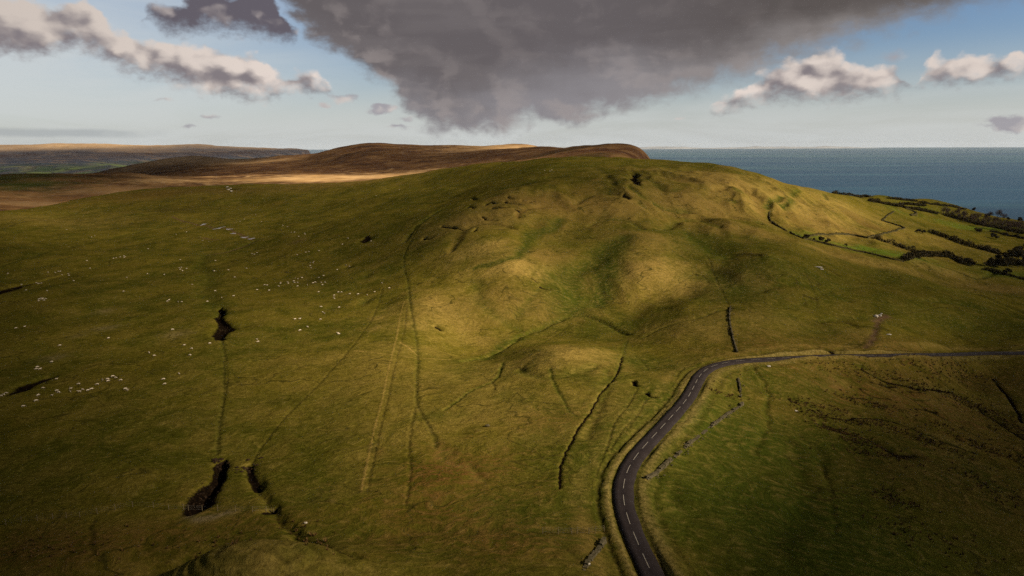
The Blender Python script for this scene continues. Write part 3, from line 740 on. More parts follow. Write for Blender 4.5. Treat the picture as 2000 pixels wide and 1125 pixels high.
_road2 = ROAD[::2]
_feat = []
for pix, w, d, cov, wob in LINES:
    P = ground_line(pix)
    if not isinstance(w, list):
        if wob >= 0.7:
            w, d = w * 1.25, d * 1.0
        else:
            w, d = (w * 0.5, d * 0.3) if w <= 1.25 else (w * 0.75, d * 0.55)
    else:
        w, d = [k * 0.85 for k in w], d * 0.62
    ww = np.interp(np.linspace(0, 1, len(P)), np.linspace(0, 1, len(w)), w) if isinstance(w, list) else np.full(len(P), float(w))
    P0 = np.concatenate([P, ww[:, None]], 1)
    P0 = resample(P0, max(1.0, 0.02 * float(P[:, 1].mean()) * 0.4))
    _feat.append((P0, d, cov, wob))
for off, w, d, cov in ((-2.8, 0.8, -0.12, {'verge': (1.1, 1.0)}), (-4.4, 0.5, 0.36, {'track': (0.95, 0.9)}), (3.2, 1.3, -0.18, {'verge': (0.9, 1.0)}), (5.4, 0.7, 0.2, {'track': (0.35, 0.8)}), (-7.5, 1.8, 0.0, {'straw': (0.5, 1.0)})):
    L = offset_line(ROAD, off)
    _feat.append((np.concatenate([L[::3], np.full((len(L[::3]), 1), w)], 1), d, cov, 0.35))
_spX, _spY, _ = march([s[0][0] for s in SPOTS], [s[0][1] for s in SPOTS], base_hill)

_hx, _hy, _ = march([1830], [800], base_hill)
_ribX, _ribY, _ = march([1420, 1080, 1290, 1640], [372, 400, 545, 430], base_hill)
_humX, _humY = float(_hx[0]), float(_hy[0])


def hill(X, Y, covers=None):
    """height of the grass hill relative to the eye; fills covers when given"""
    shp = np.shape(X)
    X, Y = np.asarray(X, float).ravel(), np.asarray(Y, float).ravel()
    z = base_hill(X, Y)
    far = np.clip((Y - 60) / 400, 0, 1)
    z += perlin(X, Y, 70, 1) * (0.9 + 2.0 * far) + perlin(X, Y, 27, 2) * (0.35 + 0.7 * far) + perlin(X, Y, 10, 3) * (0.14 + 0.25 * far)
    z += perlin(X, Y, 3.6, 4) * 0.09 + perlin(X, Y, 1.5, 5) * 0.05
    for (c, rx, ry, h, cov), cx, cy in zip(SPOTS, _spX, _spY):
        m = (np.abs(X - cx) < 2.6 * rx) & (np.abs(Y - cy) < 2.6 * ry)
        if not m.any():
            continue
        x, y = X[m], Y[m]
        wob = 1 + 0.55 * perlin(x, y, max(rx, ry) * 0.55, 6) + 0.35 * perlin(x, y, max(rx, ry) * 0.2, 7)
        g = np.exp(-(((x - cx) / rx) ** 2 + ((y - cy) / ry) ** 2) * wob ** 2)
        z[m] += h * np.exp(-(((x - cx) / rx) ** 2 + ((y - cy) / ry) ** 2))
        if covers is not None:
            for k, v in cov.items():
                covers[k][m] = np.maximum(covers[k][m], v * g)
    # worn ribs and small slips down the steep faces
    for rx_, ry_, cx, cy, am in ((95, 130, _ribX[0], _ribY[0], 3.0), (75, 60, _ribX[1], _ribY[1], 1.6), (60, 50, _ribX[2], _ribY[2], 1.2), (90, 70, _ribX[3], _ribY[3], 1.6)):
        g = np.exp(-(((X - cx) / rx_) ** 2 + ((Y - cy) / ry_) ** 2) ** 2)
        m = g > 0.02
        if m.any():
            x, y = X[m], Y[m]
            w = 14 * perlin(x, y, 60, 17)
            r1 = 1 - 2.2 * np.abs(perlin(x + w, y * 0.45 + w, 34, 18))
            r2 = 1 - 2.2 * np.abs(perlin(x + w, y * 0.5, 13, 19))
            z[m] += g[m] * am * (0.8 * r1 + 0.28 * r2 - 0.4)
            if covers is not None:
                covers['brown'][m] = np.maximum(covers['brown'][m], g[m] * np.clip(0.35 - r1, 0, 1) * 0.8)
                covers['lush'][m] = np.maximum(covers['lush'][m], g[m] * np.clip(-0.1 - r2, 0, 1) * 0.9)
    # hummocks and wet runnels of the rushy field below the road
    hum = np.exp(-(((X - _humX) / 62) ** 2 + ((Y - _humY) / 46) ** 2) ** 2)
    m = hum > 0.02
    if m.any():
        x, y = X[m], Y[m]
        xx, yy = x * 0.93 - y * 0.37, x * 0.37 + y * 0.93
        n1 = perlin(xx + 4 * perlin(x, y, 17, 12), yy * 3.0, 17, 13)
        n2 = perlin(xx, yy * 2.4, 7, 14)
        n3 = perlin(xx + 30, yy * 2.0, 40, 15)
        z[m] += hum[m] * (0.55 * n1 + 0.25 * n2)
        if covers is not None:
            run = np.clip(1 - np.abs(n1 + 0.1) / 0.13, 0, 1) * np.clip(0.6 + 1.6 * n3, 0, 1)
            covers['peat'][m] = np.maximum(covers['peat'][m], hum[m] * run * 0.62)
            covers['rust'][m] = np.maximum(covers['rust'][m], hum[m] * np.clip((n2 + 0.6 * n3 - 0.08) * 3, 0, 1) * 0.6)
            covers['straw'][m] = np.maximum(covers['straw'][m], hum[m] * np.clip((n1 - 0.12) * 3, 0, 1) * 0.4)
    mx, my = _spX[0], _spY[0]
    m = (np.abs(X - mx) < 26) & (np.abs(Y - my) < 18)
    if m.any():
        g = np.exp(-(((X[m] - mx) / 15) ** 2 + ((Y[m] - my) / 9) ** 2) ** 2)
        z[m] += 0.16 * g * np.sin(z[m] * 6.5 + 2.0 * perlin(X[m], Y[m], 6, 16))
    for P, d, cov, wob in _feat:
        wm = P[:, 2].max()
        pad = 7 * wm
        m = (X > P[:, 0].min() - pad) & (X < P[:, 0].max() + pad) & (Y > P[:, 1].min() - pad) & (Y < P[:, 1].max() + pad)
        if not m.any():
            continue
        x, y = X[m], Y[m]
        x1 = x + perlin(x, y, 5 * wm, 8) * wob * wm * 1.6 + perlin(x, y, 1.6 * wm, 9) * wob * wm * 0.6
        y1 = y + perlin(x, y, 5 * wm, 10) * wob * wm * 1.6 + perlin(x, y, 1.6 * wm, 11) * wob * wm * 0.6
        dd = np.full(x.shape, 1e9)
        for a, b in zip(P[:-1], P[1:]):
            ab = b[:2] - a[:2]
            t = np.clip(((x1 - a[0]) * ab[0] + (y1 - a[1]) * ab[1]) / (ab @ ab + 1e-9), 0, 1)
            dd = np.minimum(dd, np.hypot(x1 - a[0] - t * ab[0], y1 - a[1] - t * ab[1]) / (a[2] + t * (b[2] - a[2])))
        z[m] -= d * np.exp(-dd ** 2 * 1.1)
        if covers is not None:
            for k, (s, k2) in cov.items():
                covers[k][m] = np.maximum(covers[k][m], s * np.exp(-(dd / k2) ** 2 * 1.2))
    # the road bed
    near = (X > _road2[:, 0].min() - 12) & (Y > 60) & (Y < _road2[:, 1].max() + 12)
    if near.any():
        x, y = X[near], Y[near]
        best = np.full(x.shape, 1e9)
        rz = np.zeros(x.shape)
        for a, b in zip(_road2[:-1], _road2[1:]):
            ab = b[:2] - a[:2]
            mm = (np.abs(x - a[0]) < 13) & (np.abs(y - a[1]) < 13)
            if not mm.any():
                continue
            t = np.clip(((x[mm] - a[0]) * ab[0] + (y[mm] - a[1]) * ab[1]) / (ab @ ab + 1e-9), 0, 1)
            e = np.hypot(x[mm] - a[0] - t * ab[0], y[mm] - a[1] - t * ab[1])
            zz = a[2] + t * (b[2] - a[2])
            up = e < best[mm]
            bb, rr = best[mm], rz[mm]
            bb[up], rr[up] = e[up], zz[up]
            best[mm], rz[mm] = bb, rr
        k = np.clip((best - 2.3) / 7.0, 0, 1)
        k = k * k * (3 - 2 * k)
        bed = rz - 0.30 * np.clip((2.7 - best) / 0.7, 0, 1)
        zn = z[near]
        bump = zn - base_hill(x, y)
        kk = np.where(best < 12.9, k, 1.0)
        z[near] = kk * zn + (1 - kk) * (bed + bump * np.clip((best - 2.0) / 0.9, 0, 1))
    return z.reshape(shp)


# ------------------------------------------------------------------ materials for the land
def mat(name):
    m = bpy.data.materials.new(name)
    m.use_nodes = True
    t = NT(m.node_tree)
    b = m.node_tree.nodes['Principled BSDF']
    b.inputs['Specular IOR Level'].default_value = 0.15
    b.inputs['Roughness'].default_value = 0.9
    return m, t, b


def grass_material():
    m, t, b = mat('hill_grass')
    b.inputs['Specular IOR Level'].default_value = 0.0
    pos = t.n.new('ShaderNodeNewGeometry').outputs['Position']
    p2 = t.v('MULTIPLY', pos, (1, 1, 0.6))
    warp = t.v('ADD', p2, t.v('SCALE', t.v('SUBTRACT', t.noise(p2, 0.06, 3, out=1, dims='3D'), (0.5, 0.5, 0.5)), scale=14.0))
    big = t.noise(warp, 0.018, 5, 0.6)
    mid = t.noise(warp, 0.085, 6, 0.62)
    fine = t.noise(t.v('MULTIPLY', warp, (1.0, 1.7, 1)), 0.42, 6, 0.66)
    tuss = t.noise(pos, 1.5, 5, 0.68, dims='3D')
    grain = t.noise(pos, 5.0, 4, 0.7)
    olive, dark = (0.118, 0.101, 0.0125), (0.050, 0.052, 0.0068)
    c = t.mix(t.mr(big, 0.34, 0.66), (0.072, 0.073, 0.0085), olive)
    c = t.mix(t.m('MULTIPLY', t.mr(mid, 0.40, 0.68), 0.60), c, (0.150, 0.118, 0.023))
    c = t.mix(t.m('MULTIPLY', t.mr(mid, 0.48, 0.28), 0.55), c, dark)
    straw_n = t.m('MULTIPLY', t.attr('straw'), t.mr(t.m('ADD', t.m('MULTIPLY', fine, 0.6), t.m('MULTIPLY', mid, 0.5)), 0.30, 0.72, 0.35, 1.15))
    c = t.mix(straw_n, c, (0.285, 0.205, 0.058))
    c = t.mix(t.m('MULTIPLY', t.attr('brown'), t.mr(fine, 0.30, 0.66, 0.25, 1.0)), c, (0.125, 0.072, 0.024))
    c = t.mix(t.m('MULTIPLY', t.attr('rust'), t.mr(t.m('ADD', t.m('MULTIPLY', fine, 0.7), t.m('MULTIPLY', tuss, 0.35)), 0.44, 0.64)), c, (0.135, 0.050, 0.020))
    c = t.mix(t.m('MULTIPLY', t.attr('lush'), t.mr(fine, 0.2, 0.7, 1.0, 0.6)), c, (0.050, 0.068, 0.0085))
    c = t.mix(t.m('MULTIPLY', t.attr('field'), 0.85), c, (0.090, 0.140, 0.016))
    c = t.mix(t.m('MULTIPLY', t.attr('verge'), t.mr(tuss, 0.28, 0.62, 0.25, 1.0)), c, (0.190, 0.150, 0.050))
    c = t.mix(t.m('MULTIPLY', t.attr('stony'), t.mr(fine, 0.3, 0.6, 0.3, 1.0)), c, (0.185, 0.150, 0.085))
    c = t.mix(t.m('MULTIPLY', t.attr('track'), t.mr(tuss, 0.2, 0.6, 0.9, 0.55)), c, (0.040, 0.036, 0.0085))
    c = t.mix(t.m('MULTIPLY', t.attr('mud'), t.mr(tuss, 0.3, 0.6, 0.5, 1.0)), c, (0.115, 0.068, 0.045))
    edge = t.mr(t.m('ADD', t.attr('peat'), t.m('MULTIPLY', t.m('SUBTRACT', tuss, 0.5), 0.9)), 0.32, 0.62)
    peatc = t.mix(t.mr(tuss, 0.42, 0.70), (0.006, 0.0042, 0.003), (0.016, 0.010, 0.0055))
    c = t.mix(edge, c, peatc)
    # faint sheep trods wandering across the slope
    tn = t.noise(t.v('MULTIPLY', warp, (0.8, 1.2, 1)), 0.030, 3, 0.5)
    trod = t.m('MULTIPLY', t.mr(t.m('ABSOLUTE', t.m('SUBTRACT', tn, 0.5)), 0.0085, 0.002), t.mr(big, 0.38, 0.56, 0.25, 0.95))
    c = t.mix(t.m('MULTIPLY', trod, 0.8), c, (0.046, 0.042, 0.009))
    # blades and tussocks: fine light and dark flecks of the sward itself
    c = t.mix(t.m('MULTIPLY', t.mr(fine, 0.50, 0.72), t.m('MULTIPLY', t.m('SUBTRACT', 1.0, edge), 0.45)), c, (0.165, 0.128, 0.036))
    var = t.m('MULTIPLY', t.mr(tuss, 0.25, 0.75, 0.62, 1.40, 'LINEAR'), t.mr(grain, 0.25, 0.75, 0.72, 1.30, 'LINEAR'))
    var = t.m('MULTIPLY', var, t.mr(fine, 0.25, 0.75, 0.76, 1.24, 'LINEAR'))
    c = t.v('SCALE', c, scale=var)
    t.put(b.inputs['Base Color'], c)
    bp = t.n.new('ShaderNodeBump')
    bp.inputs['Strength'].default_value = 0.85
    bp.inputs['Distance'].default_value = 0.34
    t.put(bp.inputs['Height'], t.m('ADD', t.m('MULTIPLY', fine, 1.1), t.m('MULTIPLY', tuss, 0.55)))
    t.put(b.inputs['Normal'], bp.outputs[0])
    return m


def moor_material(name, scale, cols, bump=1.5):
    m, t, b = mat(name)
    b.inputs['Specular IOR Level'].default_value = 0.0
    pos = t.n.new('ShaderNodeNewGeometry').outputs['Position']
    warp = t.v('ADD', pos, t.v('SCALE', t.v('SUBTRACT', t.noise(pos, 0.02 * scale, 3, out=1), (0.5, 0.5, 0.5)), scale=60.0 / scale))
    big = t.noise(t.v('MULTIPLY', warp, (0.55, 1.3, 1)), 0.006 * scale, 6, 0.62)
    mid = t.noise(t.v('MULTIPLY', warp, (0.6, 1.4, 1)), 0.017 * scale, 7, 0.68)
    c = t.mix(t.mr(big, 0.38, 0.62), cols[0], cols[1])
    c = t.mix(t.m('MULTIPLY', t.mr(mid, 0.52, 0.62), 0.85), c, cols[2])
    c = t.mix(t.m('MULTIPLY', t.mr(mid, 0.47, 0.36), 0.9), c, cols[3])
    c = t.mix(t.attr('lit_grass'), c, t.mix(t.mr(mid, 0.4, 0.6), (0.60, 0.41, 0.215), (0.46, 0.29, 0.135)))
    gcol = t.mix(t.mr(mid, 0.4, 0.6), (0.035, 0.050, 0.012), (0.060, 0.068, 0.018))
    if scale < 1:
        fields = t.n.new('ShaderNodeTexVoronoi')
        fields.voronoi_dimensions = '2D'
        fields.inputs['Scale'].default_value = 0.0055
        t.put(fields.inputs['Vector'], t.v('MULTIPLY', warp, (1.0, 0.7, 1)))
        gcol = t.mix(t.mr(t.sep(fields.outputs['Color'])[0], 0.2, 0.8), (0.022, 0.036, 0.018), (0.060, 0.082, 0.030))
        gcol = t.mix(t.mr(t.voro(t.v('MULTIPLY', warp, (1.0, 0.7, 1)), 0.0055, feature='DISTANCE_TO_EDGE'), 0.10, 0.04), gcol, (0.016, 0.020, 0.018))
    c = t.mix(t.attr('lush'), c, gcol)
    c = t.mix(t.m('MULTIPLY', t.attr('peat'), t.mr(mid, 0.35, 0.6, 1.0, 0.5)), c, (0.028, 0.016, 0.012))
    t.put(b.inputs['Base Color'], c)
    bp = t.n.new('ShaderNodeBump')
    bp.inputs['Strength'].default_value = 0.6
    bp.inputs['Distance'].default_value = bump
    t.put(bp.inputs['Height'], mid)
    t.put(b.inputs['Normal'], bp.outputs[0])
    return m


def link(name, me, m=None, parent=None):
    o = bpy.data.objects.new(name, me)
    COL.objects.link(o)
    if m is not None:
        me.materials.append(m)
    if parent is not None:
        o.parent = parent
    return o


def grid_mesh(name, X, Y, Z, attrs, m, flip=False):
    nr, nc = X.shape
    co = np.stack([X.ravel(), Y.ravel(), Z.ravel()], 1).astype(np.float32)
    i = np.arange((nr - 1) * (nc - 1))
    r, c = i // (nc - 1), i % (nc - 1)
    a = r * nc + c
    q = np.stack([a, a + 1, a + nc + 1, a + nc], 1).astype(np.int32)
    me = bpy.data.meshes.new(name)
    me.vertices.add(len(co))
    me.vertices.foreach_set('co', co.ravel())
    me.loops.add(q.size)
    me.loops.foreach_set('vertex_index', q.ravel())
    me.polygons.add(len(q))
    me.polygons.foreach_set('loop_start', np.arange(0, q.size, 4, dtype=np.int32))
    me.polygons.foreach_set('loop_total', np.full(len(q), 4, dtype=np.int32))
    me.update(calc_edges=True)
    me.shade_smooth()
    for k, v in attrs.items():
        at = me.attributes.new(k, 'FLOAT', 'POINT')
        at.data.foreach_set('value', np.clip(v, 0, 1.5).ravel().astype(np.float32))
    return link(name, me, m)


# ------------------------------------------------------------------ the land itself
def u_axis(n_in, n_out, lim, far):
    a = np.linspace(-lim, lim, n_in)
    b = lim + (far - lim) * np.linspace(0, 1, n_out + 1)[1:] ** 1.5
    return np.concatenate([-b[::-1], a, b])


us = u_axis(1150, 60, 0.90, 1.9)
Ys = np.concatenate([np.linspace(-140, 74, 40)[:-1], np.exp(np.linspace(math.log(74), math.log(1400), 1180)), np.linspace(1420, 2000, 16)])
GU, GY = np.meshgrid(us, Ys)
GX = GU * np.maximum(GY, 60.0)
cov = {k: np.zeros(GX.size) for k in COVERS}
GZ = hill(GX, GY, cov)
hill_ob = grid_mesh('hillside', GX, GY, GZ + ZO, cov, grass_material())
hill_ob['kind'] = 'structure'
hill_ob['label'] = 'olive green grazing hillside with a bowl, knoll and plateau'

MOOR = [
    # hollow and humps behind the pasture's edge, left
    (-500, 345, 1500), (-500, 400, 950), (0, 342, 1350), (0, 370, 1050), (0, 410, 820), (80, 339, 1350), (150, 346, 1300), (80, 375, 1050), (180, 370, 1080), (250, 338, 1500), (300, 345, 1450), (270, 360, 1200), (350, 350, 1400),
    (-500, ('w', 780), -90), (0, ('w', 740), -84), (200, ('w', 850), -84), (500, ('w', 950), -80), (700, ('w', 1050), -75), (1000, ('w', 1050), -75), (1200, ('w', 1000), -90),
    (-200, ('w', 1900), -140), (100, ('w', 1900), -130), (300, ('w', 2000), -110), (-200, ('w', 3200), -240), (100, ('w', 3500), -240),
    (450, 345, 1650), (520, 340, 1750), (600, 346, 1500), (700, 342, 1600), (760, 342, 1550), (500, 325, 2200), (600, 325, 2200), (700, 325, 2000), (820, 325, 1900),
    # the moor's skyline
    (220, 333, 2600), (300, 314, 2900), (340, 307.5, 3000), (380, 305, 3050), (420, 308, 3100), (462, 313, 3100), (500, 309, 3000), (540, 305, 2900), (575, 304.5, 2850), (605, 303, 2800), (630, 296, 2750), (655, 289.5, 2700), (690, 283, 2650), (720, 280.5, 2600), (750, 281.5, 2600), (790, 284, 2600), (830, 284.5, 2650), (870, 283.5, 2700), (900, 285.5, 2750), (940, 288, 2900), (985, 285.5, 2900), (1010, 286, 2900), (1060, 290.5, 2700), (1085, 290, 2200), (1120, 285.5, 1900), (1140, 283.5, 1850), (1160, 284, 1830), (1185, 282, 1800), (1210, 283.5, 1790), (1235, 288, 1770), (1250, 294, 1750), (1262, 302, 1730), (1270, 312, 1700),
    (720, 300, 2300), (850, 300, 2300), (950, 300, 2100), (1050, 303, 1900), (1150, 298, 1600), (1200, 300, 1550), (600, 312, 2500), (400, 320, 2600),
    (1150, 315, 1350), (1240, 312, 1450), (1000, 320, 1500),
    (920, 287, 2580), (960, 289, 2580), (1000, 290, 2600), (1040, 291.5, 2620), (1160, 286, 1700), (1200, 286, 1700), (1240, 291, 1690), (440, 311.5, 2900), (480, 313, 2880), (520, 309, 2850), (400, 308, 2900),
    (300, ('w', 3700), -190), (500, ('w', 3700), -150), (720, ('w', 3500), -80), (870, ('w', 3600), -80), (1010, ('w', 3600), -90), (1100, ('w', 2700), -100), (1190, ('w', 2300), -120), (1290, ('w', 1900), -150), (1320, ('w', 1700), -200), (1290, ('w', 1400), -110), (1400, ('w', 1500), -330), (1400, ('w', 2200), -420), (1250, ('w', 2800), -360), (1100, ('w', 3600), -330), (700, ('w', 4800), -340), (300, ('w', 4800), -340), (1000, ('w', 4800), -430), (-300, ('w', 4800), -340),
    (1600, ('w', 1500), -420), (1600, ('w', 3000), -520),
]
_u, _w, _z = ctrl(MOOR)
moor_base = Grid(TPS(_u, _w, _z, 2e-5), -1.0, 0.6, 700, 4800, 400)


def moor(X, Y):
    return moor_base(X, Y) + perlin(X, Y, 340, 20) * 2.6 + perlin(X, Y, 150, 21) * 2.6 + perlin(X, Y, 60, 22) * 1.6 + perlin(X, Y, 22, 23) * 0.8


MU, MY = np.meshgrid(np.concatenate([np.linspace(-1.7, -0.96, 120), np.linspace(-0.95, 0.5, 760)]), np.exp(np.linspace(math.log(740), math.log(4700), 420)))
MX = MU * MY
MZ = moor(MX, MY)


def pix_mask(X, Y, fun, spots, y1):
    """soft patches of ground cover and painted sunlight standing where the photo shows them"""
    cx, cy, _ = march([s[0] for s in spots], [s[1] for s in spots], fun, 720, y1, 1400)
    out = np.zeros(X.shape)
    for (px, py, rx, ry, s), x, y in zip(spots, cx, cy):
        wob = 1 + 0.6 * perlin(X, Y, rx * 0.4, 31) + 0.5 * perlin(X, Y, rx * 0.13, 32)
        out = np.maximum(out, s * np.exp(-(((X - x) / rx) ** 2 + ((Y - y) / ry) ** 2) * wob ** 2))
    return out


m_lit = pix_mask(MX, MY, moor, [(600, 350, 130, 110, 1.1), (700, 346, 150, 130, 1.1), (760, 345, 110, 110, 1.0), (340, 352, 60, 90, 1.0), (240, 372, 130, 70, .42), (100, 398, 120, 50, .35), (400, 345, 40, 50, .8), (340, 312, 160, 260, .75), (420, 312, 140, 160, .6), (480, 318, 160, 120, .8), (420, 316, 120, 80, .6), (1000, 289, 170, 160, 1.0), (930, 292, 120, 90, .6), (290, 345, 60, 60, .5)], 4700)  # bright patches put sunlight into the moor's colour
m_lush = pix_mask(MX, MY, moor, [(40, 360, 90, 70, 1.0), (0, 348, 100, 110, 1.0), (110, 345, 70, 70, .7), (1150, 303, 60, 60, .35), (1050, 305, 140, 60, .3)], 4700)
m_peat = pix_mask(MX, MY, moor, [(230, 345, 110, 120, .9), (200, 338, 100, 80, .9), (420, 332, 70, 90, .9), (450, 340, 90, 60, .9), (500, 335, 90, 60, .7), (700, 300, 140, 60, .5), (880, 300, 90, 40, .6), (1230, 300, 60, 40, .4), (560, 318, 180, 90, .5)], 4700)
MOOR_COL = ((0.098, 0.050, 0.027), (0.140, 0.078, 0.036), (0.200, 0.118, 0.054), (0.048, 0.026, 0.019))
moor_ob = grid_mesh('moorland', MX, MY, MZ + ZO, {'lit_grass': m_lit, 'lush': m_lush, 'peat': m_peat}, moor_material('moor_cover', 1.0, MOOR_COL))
moor_ob['kind'] = 'structure'

FAR = [(-600, 284, 9000), (-300, 284, 9000), (-100, 283, 9000), (0, 283, 9000), (60, 282.5, 9000), (130, 280, 9000), (170, 280.5, 9000), (220, 283.5, 9100), (280, 284, 9100), (340, 283, 9100), (380, 282.5, 9100), (430, 286, 9200), (480, 287.5, 9300), (520, 289, 9400), (555, 290.5, 9500), (580, 291, 9500), (595, 294, 9500), (608, 297.5, 9500), (625, ('w', 9500), -320), (660, ('w', 9500), -380),
       (0, 298, 7500), (130, 297, 7500), (250, 296, 7600), (0, 312, 6400), (200, 312, 6600), (350, 300, 7800), (450, 302, 8200), (560, 305, 8800), (100, 330, 5400), (0, 335, 5200), (250, 330, 5600), (-300, 320, 6000),
       (300, ('w', 6000), -285), (450, ('w', 6500), -290), (560, ('w', 7500), -320), (700, ('w', 7500), -400), (0, ('w', 4300), -260), (-500, ('w', 4300), -260), (400, ('w', 4300), -300), (0, ('w', 11000), -60), (300, ('w', 11000), -80), (550, ('w', 11000), -250), (700, ('w', 11000), -420), (-500, ('w', 11000), -60)]
_u, _w, _z = ctrl(FAR)
far_base = Grid(TPS(_u, _w, _z, 2e-5), -1.2, 0.1, 4000, 11500, 300)


def farh(X, Y):
    return far_base(X, Y) + perlin(X, Y, 700, 41) * 13 + perlin(X, Y, 260, 42) * 9 + perlin(X, Y, 90, 43) * 4


FU, FY = np.meshgrid(np.concatenate([np.linspace(-2.0, -1.11, 120), np.linspace(-1.1, -0.12, 620)]), np.exp(np.linspace(math.log(4200), math.log(11000), 260)))
FX = FU * FY
FZ = farh(FX, FY)
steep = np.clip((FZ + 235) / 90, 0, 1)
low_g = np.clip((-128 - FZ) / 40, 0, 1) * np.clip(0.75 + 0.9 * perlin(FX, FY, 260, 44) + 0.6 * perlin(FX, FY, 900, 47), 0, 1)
top_g = 0.6 * np.clip((FZ + 62 + 22 * perlin(FX, FY, 900, 45)) / 40, 0, 1) * np.clip(0.8 + 0.9 * perlin(FX, FY, 1500, 46), 0, 1) * np.clip((-FX - 2700) / 1200, 0.25, 1)  # tan tops carry sunlight in their colour
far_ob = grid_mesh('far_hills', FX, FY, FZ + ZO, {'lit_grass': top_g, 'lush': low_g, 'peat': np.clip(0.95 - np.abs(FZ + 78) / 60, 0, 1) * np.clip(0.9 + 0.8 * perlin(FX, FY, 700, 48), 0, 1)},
                   moor_material('far_cover_painted_shade', 0.35, ((0.024, 0.029, 0.044), (0.034, 0.036, 0.046), (0.078, 0.058, 0.046), (0.016, 0.021, 0.032)), 4.0))  # blue-dark tones put cloud shade into the slope colours
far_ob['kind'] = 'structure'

# the coast on the far side of the sea
def far_coast():
    px = np.linspace(980, 1760, 260)
    prof = np.interp(px, [980, 1020, 1060, 1120, 1180, 1260, 1330, 1380, 1392, 1430, 1480, 1540, 1600, 1660, 1700, 1760],
                     [0, 2, 4.5, 6, 4.5, 5, 5.5, 2.0, 2.4, 3.5, 5.5, 4, 5.5, 4.0, 1.2, 0])
    prof = prof * (1 + 0.25 * perlin(px, px * 0, 34, 51) + 0.15 * perlin(px, px * 0, 11, 52)) * 0.85
    u, _ = ray(px, np.full(px.shape, 287.0))
    D0, D1 = 46000.0, 52000.0
    v = np.linspace(0, 1, 24)
    X = u[None, :] * (D0 + (D1 - D0) * v[:, None])
    Y = np.broadcast_to((D0 + (D1 - D0) * v)[:, None], X.shape)
    Z = np.sin(math.pi * np.minimum(v * 1.0, 1.0))[:, None] ** 0.8 * prof[None, :] / 1333.0 * 49000.0 * (1 + 0.2 * perlin(X, Y, 2200, 53)) - 20
    m, t, b = mat('far_coast_haze_tint')
    pos = t.n.new('ShaderNodeNewGeometry').outputs['Position']
    t.put(b.inputs['Base Color'], t.mix(t.mr(t.noise(pos, 0.0008, 5), 0.4, 0.6), (0.22, 0.235, 0.25), (0.30, 0.31, 0.32)))  # pale grey stands in for haze over the distant coast
    o = grid_mesh('far_coast', X, Y, Z, {}, m)
    o['kind'] = 'structure'


far_coast()


def sea():
    n = 200
    a = np.linspace(R(-75), R(75), n)
    rr = np.exp(np.linspace(math.log(900), math.log(62000), 140))
    A, RR = np.meshgrid(a, rr)
    m, t, b = mat('sea_water')
    pos = t.n.new('ShaderNodeNewGeometry').outputs['Position']
    big = t.noise(t.v('MULTIPLY', pos, (0.35, 1.0, 1)), 0.00032, 6, 0.6)
    st = t.noise(t.v('MULTIPLY', pos, (0.22, 1.2, 1)), 0.0014, 3, 0.55)
    c = t.mix(t.mr(t.m('ADD', big, t.m('MULTIPLY', t.m('SUBTRACT', st, 0.5), 0.5)), 0.36, 0.62), (0.020, 0.062, 0.118), (0.042, 0.100, 0.134))
    c = t.mix(t.m('MULTIPLY', t.mr(st, 0.52, 0.70), 0.35), c, (0.036, 0.110, 0.165))
    t.put(b.inputs['Base Color'], c)
    b.inputs['Roughness'].default_value = 0.45
    b.inputs['Specular IOR Level'].default_value = 0.07
    wv = t.n.new('ShaderNodeBump')
    wv.inputs['Strength'].default_value = 1.0
    wv.inputs['Distance'].default_value = 3.0
    t.put(wv.inputs['Height'], t.noise(t.v('MULTIPLY', pos, (0.5, 1.0, 1)), 0.0016, 2, 0.5))
    t.put(b.inputs['Normal'], wv.outputs[0])
    o = grid_mesh('sea', RR * np.sin(A), RR * np.cos(A), np.zeros(A.shape), {}, m)
    o['kind'] = 'structure'


sea()


